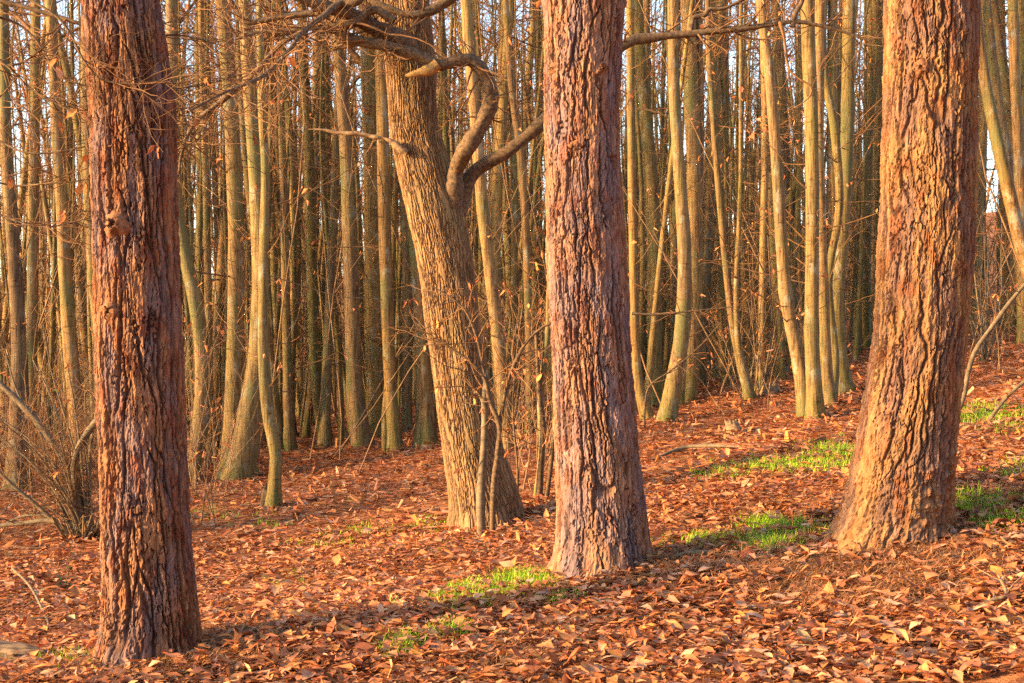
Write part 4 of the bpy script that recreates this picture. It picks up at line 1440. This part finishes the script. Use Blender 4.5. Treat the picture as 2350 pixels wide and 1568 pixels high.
def fan_shrub(label, foot, n, lean, top, seed):
    """a bush of many thin whips from one stool"""
    d = hit(*foot)
    org = at(foot[0], foot[1], d)
    org[2] = float(gz(org[0], org[1]))
    root = thing('coppice_shrub', org, label, 'shrub')
    rg = np.random.default_rng(seed)
    for k in range(n):
        L = top * rg.uniform(.5, 1.15)
        st = org + np.array([rg.normal(0, .09), rg.normal(0, .09), -.04])
        dv = np.array([[rg.normal(lean, .28), rg.normal(0, .25), 1.0]])
        P1, R1 = grow(st[None], dv, [L], [rg.uniform(.008, .02)], 10, .07, .03, .25, rg)
        stem = Tubes().add(P1, R1, 6).build('stem', M['hazel'], root, org)
        P2, R2 = kids(P1, R1, 9, .22, .5, .5, rng=rg, P=6, rmin=.0025)
        P3, R3 = kids(P2, R2, 2, .5, .5, .7, rng=rg, P=4, rmin=.002)
        Tubes().add(P2, R2, 4).add(P3, R3, 3).build('twigs', M['twig'], stem, org)['kind'] = 'stuff'
        if k % 2 == 0:
            cling(root, org, P2[:, -2:], 2, rg)


fan_shrub('bushy clump of thin brown whips at the foot of the low V-shaped clump', (1742, 912), 15, .05, 2.6, 3)
fan_shrub('bush of thin bare whips beside the pole with the dead black foot', (1690, 885), 9, -.1, 2.2, 4)
fan_shrub('bush of thin whips with orange leaves beyond the furrowed golden pine', (2262, 830), 12, .1, 2.2, 5)
fan_shrub('low bush of thin whips between the bent pole and the thick-footed chestnut', (486, 1075), 9, 0, 2.0, 6)


def twig_litter():
    rg = np.random.default_rng(33)
    n = 900
    y = np.sqrt(rg.uniform(6 ** 2, 26 ** 2, n))
    x = rg.uniform(-.4, .4, n) * y
    a = rg.uniform(0, 6.28, n)
    st = np.column_stack([x, y, gz(x, y) + rg.uniform(.03, .06, n)])
    P1, R1 = grow(st, np.column_stack([np.cos(a), np.sin(a), np.zeros(n)]), rg.uniform(.08, .5, n), rg.uniform(.002, .006, n), 5, .12, 0, .5, rg)
    P1[:, :, 2] = gz(P1[:, :, 0], P1[:, :, 1]) + .03 + .03 * rg.random((n, 1))
    o = Tubes().add(P1, R1, 4).build('twig_litter', M['hazel'])
    tag(o, 'small broken twigs scattered through the fallen leaves', 'twigs', kind='stuff')


twig_litter()


# ------------------------------------------------------------------ stumps, logs, fallen branches
def ragged_stump(name, label, px, py, w, h, seed, mat='deadwood', lean=(0, 0), d=None):
    d = d or hit(px, py)
    org = at(px, py, d)
    org[2] = float(gz(org[0], org[1]))
    root = thing(name, org, label, 'stump')
    rg = np.random.default_rng(seed)
    S, R = 22, 9
    r0 = w / 2 / K * d
    hh = h / K * d
    a = np.arange(S) / S * 2 * math.pi
    topz = hh * (1 + .22 * noise2(a / 6.2832 * 5, a * 0 + seed, seed, 5) + .10 * rg.normal(0, 1, S))
    v = []
    for k in range(R):
        t = k / (R - 1)
        rr = r0 * (1.0 - .35 * t + .5 * math.exp(-t * 8)) * (1 + .13 * noise2(a / 6.2832 * 9, a * 0 + t * 1.5, seed + 2, 9))
        z = -.08 + (topz + .08) * t
        v.append(np.column_stack([rr * np.cos(a) + lean[0] * z, rr * np.sin(a) + lean[1] * z, z]))
    # hollow inside
    for t, q in ((.75, .72), (.5, .45), (.42, .1)):
        v.append(np.column_stack([r0 * .65 * q * np.cos(a) + lean[0] * hh * t, r0 * .65 * q * np.sin(a) + lean[1] * hh * t, topz * t]))
    v = np.array(v)
    n = len(v)
    idx = np.arange(n * S).reshape(n, S)
    nx = np.roll(idx, -1, 1)
    q = np.stack([idx[:-1], nx[:-1], nx[1:], idx[1:]], -1).reshape(-1, 4)
    obj('wood', mesh_np('wood', v.reshape(-1, 3), q), M[mat], root)
    TRUNKS.append((float(org[0]), d, r0))
    return root, org


ragged_stump('tree_stump', 'small torn stump standing alone in the leaves beyond the straight pine', 1690, 1000, 46, 34, 4, 'deadwood', (-.35, 0))
ragged_stump('tree_stump', 'rotten dark stump among sticks beside the low V-shaped clump', 1768, 908, 60, 26, 5, 'deadwood')
ragged_stump('tree_stump', 'cut stub leaning on the foot of the pale gnarled tree', 606, 1172, 26, 54, 7, 'limb', (.1, 0))
ragged_stump('tree_stump', 'splintered stump in front of the stout scar-footed pole', 792, 1006, 26, 52, 9, 'splinter', (-.3, 0))


def log():
    d = hit(60, 1518)
    org = at(60, 1515, d)
    org[2] = float(gz(org[0], org[1]))
    root = thing('rotten_log', org, 'short rotten log half sunk in leaves near the torn-bark pine', 'log')
    S, R = 26, 40
    t = np.linspace(0, 1, R)
    a = np.arange(S) / S * 2 * math.pi
    A, TT = np.meshgrid(a, t)
    x0, x1 = at(-60, 1510, d)[0], at(138, 1512, d)[0]
    rr = np.interp(t, [0, .6, .85, .95, 1], [.062, .068, .055, .034, .006])[:, None]
    rr = rr * (1 + .20 * noise2(A / 6.2832 * 9, TT * 5, 4, 9) + .10 * noise2(A / 6.2832 * 22, TT * 3, 6, 22))
    X = (x0 + (x1 - x0) * TT) - org[0]
    v = np.stack([X, rr * np.cos(A) * 1.2 + .03 * np.sin(TT * 5), rr * np.sin(A) + .035 + .015 * np.sin(TT * 4 + 1)], -1)
    idx = np.arange(S * R).reshape(R, S)
    nx = np.roll(idx, -1, 1)
    f = np.stack([idx[:-1], nx[:-1], nx[1:], idx[1:]], -1).reshape(-1, 4)
    m = mat_simple('log_wood', (.05, .035, .022), (.22, .15, .09), (5, 60, 60))
    obj('wood', mesh_np('wood', v.reshape(-1, 3), f), m, root)
    TRUNKS.append((float(org[0]), d, .03))


log()


def fallen(label, pts, seed, side=None, mat='hazel'):
    A = np.array(pts, float)
    W = []
    for a in A:
        d = hit(a[0], a[1])
        w = at(a[0], a[1], d)
        w[2] = float(gz(w[0], w[1])) + .03 + a[3]
        W.append(np.concatenate([w, [a[2] / 2 / K * d]]))
    W = np.array(W)
    C = catmull(W, 26)
    org = W[0, :3].copy()
    root = thing('fallen_branch', org, label, 'branch')
    p, r = gnarl(C[:, :3], np.maximum(C[:, 3], .003), .15, seed)
    Tubes().add(p, r, 7).build('stick', M[mat], root, org)
    rg = np.random.default_rng(seed)
    i = rg.integers(6, 24, 5)
    dirs = norm(p[i + 1] - p[i - 1]) + rg.normal(0, .5, (5, 3)) * np.array([1, 1, .35])
    P1, R1 = grow(p[i], dirs, rg.uniform(.1, .35, 5), r[i] * .6, 5, .15, 0, .4, rg)
    P1[:, :, 2] = np.maximum(P1[:, :, 2], gz(P1[:, :, 0], P1[:, :, 1]) + .02)
    Tubes().add(P1, R1, 5).build('twigs', M[mat], root, org)['kind'] = 'stuff'


fallen('grey fallen branch with a side twig, lying in leaves between straight pine and stump', [(1500, 1062, 5, .0), (1560, 1046, 9, .05), (1620, 1040, 9, .05), (1700, 1036, 6, .02)], 1)
fallen('curved fallen stick in the leaves in front of the furrowed golden pine', [(2215, 1430, 10, .01), (2275, 1408, 10, .03), (2310, 1395, 9, .03), (2290, 1355, 6, .05)], 2, mat='deadwood')
fallen('short straight stick lying near the foot of the straight pine', [(1530, 1300, 6, .02), (1580, 1290, 7, .03), (1640, 1282, 5, .02)], 3, mat='hazel')
fallen('thin stick beside the torn-bark pine', [(480, 1530, 5, .02), (520, 1505, 6, .03), (560, 1478, 4, .02)], 4, mat='hazel')
fallen('pale crooked twig below the multi-stemmed shrub', [(30, 1340, 5, .1), (70, 1390, 6, .12), (105, 1432, 7, .02), (112, 1455, 6, .01)], 5, mat='hazel')

# chestnut burrs
for bi, (bx, by, s, bl) in enumerate([(1905, 1455, .028, 'round spiny brown husk, the larger of a touching pair'), (1925, 1447, .024, 'round spiny brown husk, the smaller of a touching pair'),
                                      (1822, 1532, .024, 'spiny husk half hidden under leaves in front of the golden pine'), (1585, 1592, .024, 'spiny husk among leaves before the straight pine')]):
    by = min(by, 1545) * 1568 / 1568
    bx, by = bx * .94, by * .94
    d = hit(bx, by)
    o3 = at(bx, by, d)
    o3[2] = float(gz(o3[0], o3[1])) + .045
    rg = np.random.default_rng(bi)
    n = 260
    ph = np.arccos(1 - 2 * (np.arange(n) + .5) / n)
    t = np.pi * (1 + 5 ** .5) * np.arange(n)
    dv = np.column_stack([np.cos(t) * np.sin(ph), np.sin(t) * np.sin(ph), np.cos(ph)])
    P1, R1 = grow(dv * s * .75, dv + rg.normal(0, .25, (n, 3)), np.full(n, s * .5), np.full(n, .0022), 2, 0, 0, .15, rg)
    T = Tubes().add(P1, R1, 3)
    lat = np.linspace(0, math.pi, 9)
    body = np.column_stack([np.zeros(9), np.zeros(9), -np.cos(lat) * s * .8])
    T.add(body, np.maximum(np.sin(lat) * s * .8, .0005), 12)
    tag(T.build('chestnut_burr', M['burr']), bl, 'husk').location = Vector(o3)


# ------------------------------------------------------------------ grass, moss, needles
GRASS = [  # px, py, half width px, half depth px, blades, height
    (1215, 1342, 60, 10, 2200, .10), (1120, 1370, 70, 14, 1700, .10), (1060, 1393, 50, 9, 700, .09), (915, 1497, 28, 12, 600, .11), (1040, 1462, 30, 9, 500, .10),
    (1290, 1388, 22, 9, 190, .09), (950, 1472, 60, 18, 240, .08), (1605, 1248, 36, 7, 320, .12), (1745, 1212, 40, 8, 800, .15), (1770, 1256, 46, 12, 1100, .13),
    (1830, 1222, 60, 10, 520, .10), (1690, 1242, 60, 10, 260, .09), (1520, 1250, 40, 6, 140, .07), (1905, 1040, 46, 12, 1300, .12), (1790, 1075, 90, 12, 1300, .10),
    (1660, 1095, 50, 8, 380, .09), (1900, 1075, 60, 10, 500, .09), (2290, 950, 80, 12, 1500, .12), (2240, 965, 50, 9, 500, .11), (2330, 990, 50, 10, 400, .10),
    (2270, 1160, 70, 14, 700, .12), (2300, 1205, 60, 16, 600, .13), (2215, 1170, 30, 16, 260, .10), (2330, 1080, 40, 16, 200, .09),
    (820, 1228, 90, 12, 200, .07), (1000, 1208, 50, 14, 300, .09), (900, 1215, 60, 10, 130, .07), (520, 1190, 90, 12, 140, .07), (610, 1210, 50, 10, 90, .07),
    (720, 1255, 60, 8, 120, .07), (640, 1340, 60, 20, 70, .08), (165, 1525, 40, 12, 120, .09), (250, 1530, 40, 8, 80, .07), (480, 1180, 40, 10, 120, .08), (900, 1255, 120, 14, 120, .07)]


def scatter_px(px, py, hw, hd, n, rg):
    x = px + rg.normal(0, .72, n) * hw
    y = py + rg.normal(0, .8, n) * hd
    ds = np.linspace(5, 45, 1500)
    out = np.zeros((n, 3))
    for i in range(n):
        f = (CY - y[i]) / K * ds - gz((x[i] - CX) / K * ds, ds)
        k = np.argmax(f <= 0)
        out[i] = ((x[i] - CX) / K * ds[k], ds[k], 0)
    out[:, 2] = gz(out[:, 0], out[:, 1])
    return out


def grass():
    rg = np.random.default_rng(14)
    V, F, Cc, n0 = [], [], [], 0
    for (px, py, hw, hd, n, h) in GRASS:
        n = int(n * .85)
        # blades gather in tufts inside the patch
        c = scatter_px(px, py, hw, hd, max(8, n // 6), rg)
        P = c[rg.integers(0, len(c), n)] + np.column_stack([rg.normal(0, .022, n), rg.normal(0, .03, n), np.zeros(n)])
        P[:, 2] = gz(P[:, 0], P[:, 1]) + .01
        hh = np.minimum(h, .095) * rg.uniform(.4, 1.15, n)
        az = rg.uniform(0, 6.28, n)
        bend = rg.uniform(.2, 1.1, n)
        w = rg.uniform(.003, .0055, n)
        dx, dy = np.cos(az), np.sin(az)
        lev = np.array([0, .4, .75, 1.0])
        pts = np.zeros((n, 4, 2, 3))
        for j, t in enumerate(lev):
            cx = P[:, 0] + dx * bend * hh * t * t * .8
            cy = P[:, 1] + dy * bend * hh * t * t * .8
            cz = P[:, 2] + hh * (t - .35 * bend * t * t)
            ww = w * (1 - t * .92)
            for s, sg in enumerate((-1, 1)):
                pts[:, j, s, 0] = cx - dy * ww * sg
                pts[:, j, s, 1] = cy + dx * ww * sg
                pts[:, j, s, 2] = cz
        idx = (np.arange(n * 8) + n0).reshape(n, 4, 2)
        F.append(np.stack([idx[:, :-1, 0], idx[:, :-1, 1], idx[:, 1:, 1], idx[:, 1:, 0]], -1).reshape(-1, 4))
        V.append(pts.reshape(-1, 3))
        pal = np.array([[.26, .48, .018], [.36, .56, .022], [.16, .34, .02], [.46, .42, .05], [.38, .28, .07]])
        cc = pal[rg.choice(5, n, p=[.34, .34, .14, .11, .07])] * rg.uniform(.8, 1.2, (n, 1))
        Cc.append(np.repeat(cc, 8, 0))
        n0 += n * 8
    o = obj('grass', mesh_np('grass', np.concatenate(V), np.concatenate(F), np.concatenate(Cc)), M['grass'])
    tag(o, 'short green grass coming through the leaves in broken tufts', 'grass', kind='stuff')
    return


grass()


def needles():
    rg = np.random.default_rng(15)
    P = []
    for (px, py, hw, hd, n) in ((2000, 1310, 200, 50, 7000), (2150, 1280, 110, 40, 1700), (1850, 1340, 130, 50, 1700), (520, 1490, 110, 40, 1200), (1520, 1300, 110, 30, 1400),
                                (370, 1535, 130, 16, 900), (1180, 1525, 60, 24, 500), (2290, 1150, 70, 40, 700)):
        c = scatter_px(px, py, hw, hd, 160, rg)
        q = c[rg.integers(0, 160, n)] + rg.normal(0, .10, (n, 3))
        P.append(q)
    P = np.concatenate(P)
    n = len(P)
    P[:, 2] = gz(P[:, 0], P[:, 1]) + rg.uniform(.015, .055, n)
    az = rg.uniform(0, 6.28, n)
    L = rg.uniform(.07, .15, n)
    dx, dy = np.cos(az) * L / 2, np.sin(az) * L / 2
    dz = rg.normal(0, .018, n)
    w = rg.uniform(.0012, .002, n)
    v = np.zeros((n, 3, 2, 3))
    for j, t in enumerate((-1, 0, 1)):
        for s, sg in enumerate((-1, 1)):
            v[:, j, s, 0] = P[:, 0] + dx * t - dy / L * 2 * w * sg
            v[:, j, s, 1] = P[:, 1] + dy * t + dx / L * 2 * w * sg
            v[:, j, s, 2] = P[:, 2] + dz * t + (.012 if t == 0 else 0)
    idx = np.arange(n * 6).reshape(n, 3, 2)
    f = np.stack([idx[:, :-1, 0], idx[:, :-1, 1], idx[:, 1:, 1], idx[:, 1:, 0]], -1).reshape(-1, 4)
    c = np.array([[.36, .16, .06], [.27, .11, .04], [.45, .24, .10]])[rg.integers(0, 3, n)] * rg.uniform(.7, 1.2, (n, 1))
    o = obj('pine_needles', mesh_np('pine_needles', v.reshape(-1, 3), f, np.repeat(c, 6, 0)), M['needle'])
    tag(o, 'dry brown pine needles strewn around the feet of the pines', 'needles', kind='stuff')


needles()


def moss_cushion(px, py, w, h, label):
    d = hit(px, py)
    org = at(px, py, d)
    org[2] = float(gz(org[0], org[1]))
    S, R = 22, 6
    a = np.arange(S) / S * 2 * math.pi
    v = []
    for k in range(R):
        t = k / (R - 1)
        q = 1 + .3 * noise2(a / 6.2832 * 6, a * 0 + px * .1, 5, 6)
        dep = h / K * d / .16
        v.append(np.column_stack([np.cos(a) * t * q * w / 2 / K * d, np.sin(a) * t * q * dep / 2, .030 * (1 - t * t) - .01 + .006 * noise2(a * 3, a * 0 + t * 4, 9)]))
    v = np.array(v).reshape(-1, 3)
    v[:, 2] += gz(v[:, 0] + org[0], v[:, 1] + org[1]) - org[2] + .02
    idx = np.arange(R * S).reshape(R, S)
    nx = np.roll(idx, -1, 1)
    f = np.stack([idx[:-1], nx[:-1], nx[1:], idx[1:]], -1).reshape(-1, 4)
    o = obj('moss_cushion', mesh_np('moss_cushion', v, f), M['moss'])
    o.location = Vector(org)
    tag(o, label, 'moss')


moss_cushion(1862, 1284, 84, 15, 'low green moss cushion lying out in the needles before the golden pine')
moss_cushion(1995, 1278, 110, 16, 'flat green moss cushion against the foot of the golden pine')


def green_plant(label, px, py, spots, seed):
    """bramble or seedling: thin stems with separate green leaves"""
    d = hit(px, py)
    org = at(px, py, d)
    org[2] = float(gz(org[0], org[1]))
    root = thing('bramble_plant' if len(spots) > 2 else 'seedling', org, label, 'plant')
    rg = np.random.default_rng(seed)
    for (qx, qy, nl) in spots:
        tip = at(qx, qy, d)
        p = catmull(np.array([[org[0], org[2], org[1]], [(org[0] * .6 + tip[0] * .4), (org[2] * .4 + tip[2] * .6), d - .02], [tip[0], tip[2], tip[1]]]), 8)[:, [0, 2, 1]]
        Tubes().add(p, np.linspace(.003, .0015, 8), 4).build('stem', M['twig'], root, org)
        for k in range(nl):
            i = rg.integers(3, 8)
            L = rg.uniform(.025, .05)
            v, q, _ = leaf_batch(np.zeros((1, 3)), rg.uniform(0, 6.28, 1), rg.uniform(-.6, .6, 1), rg.uniform(-.6, .6, 1), np.array([L]), np.array([L * .65]),
                                 np.array([.08]), np.array([.3]), 3, rg)
            o = obj('leaf', mesh_np('leaf', v, q), M['greenleaf'], root)
            o.location = Vector(p[i] - org + rg.normal(0, .018, 3))


green_plant('small green bramble with sparse leaves on the leaf litter below the multi-stemmed shrub', 150, 1355,
            [(112, 1320, 6), (125, 1345, 5), (165, 1300, 6), (175, 1265, 6), (160, 1345, 7), (205, 1345, 3), (170, 1240, 4), (140, 1350, 4)], 3)
green_plant('two-leaved green seedling before the old leaning tree', 1035, 1268, [(1022, 1255, 2), (1040, 1262, 2)], 4)
green_plant('tiny green seedling in bare leaves off the old leaning tree', 910, 1275, [(908, 1262, 2)], 5)
green_plant('low green seedling nearest the foot of the straight pine', 1036, 1300, [(1038, 1292, 2)], 6)


# ------------------------------------------------------------------ leaf litter
def litter():
    rg = np.random.default_rng(17)
    gc = []
    for (px, py, hw, hd, n, h) in GRASS:
        if n >= 300:
            dd = hit(px, py)
            a = at(px, py, dd)
            gc.append((a[0], a[1], hw / K * dd * .7, hd / K * dd / .16 * .7))
    for (px, py, hw, hd) in ((2010, 1300, 150, 38), (420, 1530, 90, 18), (500, 1500, 70, 24)):
        dd = hit(px, py)
        a = at(px, py, dd)
        gc.append((a[0], a[1], hw / K * dd, hd / K * dd / .16))
    V, F, Cc, n0 = [], [], [], 0
    for (y0, y1, dens, nseg, smin, smax) in ((6.1, 9.6, 1450, 3, .055, .13), (9.6, 14, 820, 2, .06, .14), (14, 24, 290, 1, .08, .15), (24, 46, 62, 1, .13, .2)):
        hwk = .36 * 1.2
        area = hwk * (y1 ** 2 - y0 ** 2)
        n = int(area * dens)
        y = np.sqrt(rg.uniform(y0 ** 2, y1 ** 2, n))
        x = rg.uniform(-hwk, hwk, n) * y
        keep = np.ones(n, bool)
        for (tx, ty, tr) in TRUNKS:
            keep &= (x - tx) ** 2 + (y - ty) ** 2 > (tr * .86) ** 2
        for (ax, ay, rx, ry) in gc:
            inside = ((x - ax) / rx) ** 2 + ((y - ay) / ry) ** 2 < 1
            keep &= ~(inside & (rg.random(n) < .12))
        x, y = x[keep], y[keep]
        n = len(x)
        # drifts: thicker here, thinner there
        dr = noise2(x * .8, y * .8, 41)
        k2 = rg.random(n) < np.clip(.85 + .5 * dr, .45, 1)
        x, y, dr = x[k2], y[k2], dr[k2]
        n = len(x)
        L = rg.uniform(smin, smax, n) * np.where(rg.random(n) < .40, .5, 1.0)
        W = L * rg.uniform(.28, .66, n)
        lift = rg.gamma(1.6, .016, n) * (1 + .4 * dr)
        P = np.column_stack([x, y, gz(x, y) + .008 + np.clip(lift, 0, .09)])
        tl = rg.normal(0, .12, n)
        rl = rg.normal(0, .18, n)
        big = rg.random(n) < .10
        tl[big] += rg.normal(0, .7, big.sum())
        rl[big] += rg.normal(0, .7, big.sum())
        # lie with the slope
        tl = tl
        v, q, per = leaf_batch(P, rg.uniform(0, 6.28, n), tl, rl, L, W, rg.normal(0, .08, n), np.abs(rg.normal(0, .30, n)), nseg, rg)
        V.append(v)
        F.append(q + n0)
        n0 += len(v)
        # colour drifts of older and newer leaves
        cc = leaf_colors(n, rg, per, 1.0, [.19, .22, .19, .08, .04, .21, .05, .02])
        wet = .86 + .2 * np.repeat(noise2(x * .5 + 7, y * .5, 43), per)[:, None]
        Cc.append(np.clip(cc * wet, .02, .75))
    for (tx, ty, tr) in TRUNKS:
        if ty > 22 or tr < .05:
            continue
        n = int(260 * tr / .3)
        a = rg.uniform(0, 6.28, n)
        off = rg.exponential(.07, n)
        x, y = tx + np.cos(a) * (tr * 1.03 + off), ty + np.sin(a) * (tr * 1.03 + off)
        L = rg.uniform(.06, .14, n)
        P = np.column_stack([x, y, gz(x, y) + .015 + .06 * np.exp(-off / .06) * rg.random(n)])
        v, q, per = leaf_batch(P, a + rg.normal(0, .8, n), rg.normal(.25, .3, n), rg.normal(0, .35, n), L, L * rg.uniform(.28, .5, n), rg.normal(0, .1, n),
                               np.abs(rg.normal(0, .35, n)), 3, rg)
        V.append(v)
        F.append(q + n0)
        n0 += len(v)
        Cc.append(leaf_colors(n, rg, per, .9))
    o = obj('leaf_litter', mesh_np('leaf_litter', np.concatenate(V), np.concatenate(F), np.concatenate(Cc)), M['leaf'])
    tag(o, 'deep carpet of fallen brown and orange chestnut leaves', 'leaf litter', kind='stuff')


litter()


def near_leaves():
    """the leaves that show largest, each a thing of its own, on top of the litter"""
    rg = np.random.default_rng(19)
    placed = []
    tries = 0
    while len(placed) < 290 and tries < 20000:
        tries += 1
        y = 6.9 + 2.3 * rg.random() ** 1.4
        x = rg.uniform(-.355, .355) * y
        py = CY - float(gz(x, y)) / y * K
        if py > 1560 or any((x - t[0]) ** 2 + (y - t[1]) ** 2 < (t[2] + .12) ** 2 for t in TRUNKS):
            continue
        if any((x - a) ** 2 + (y - b) ** 2 < .012 for a, b in placed):
            continue
        placed.append((x, y))
        ki = int(rg.choice(6, p=[.07, .22, .22, .21, .18, .10]))
        cn, _, form = LEAF_KIND[ki]
        o = obj('fallen_leaf', LEAF_MESH[ki][rg.integers(3)])
        s = rg.uniform(.10, .165)
        o.scale = (s, s, s)
        o.location = (x, y, float(gz(x, y)) + rg.uniform(.045, .075))
        o.rotation_euler = (rg.normal(0, .15), rg.normal(-.05, .14), rg.uniform(0, 6.28))
        word = {'flat': 'flat', 'cupped': 'cupped', 'curled': 'tightly curled'}[form]
        tag(o, f'large {word} {cn} fallen leaf on top of the litter before the pines', 'leaf', f'{word} {cn} leaves on the litter')


near_leaves()
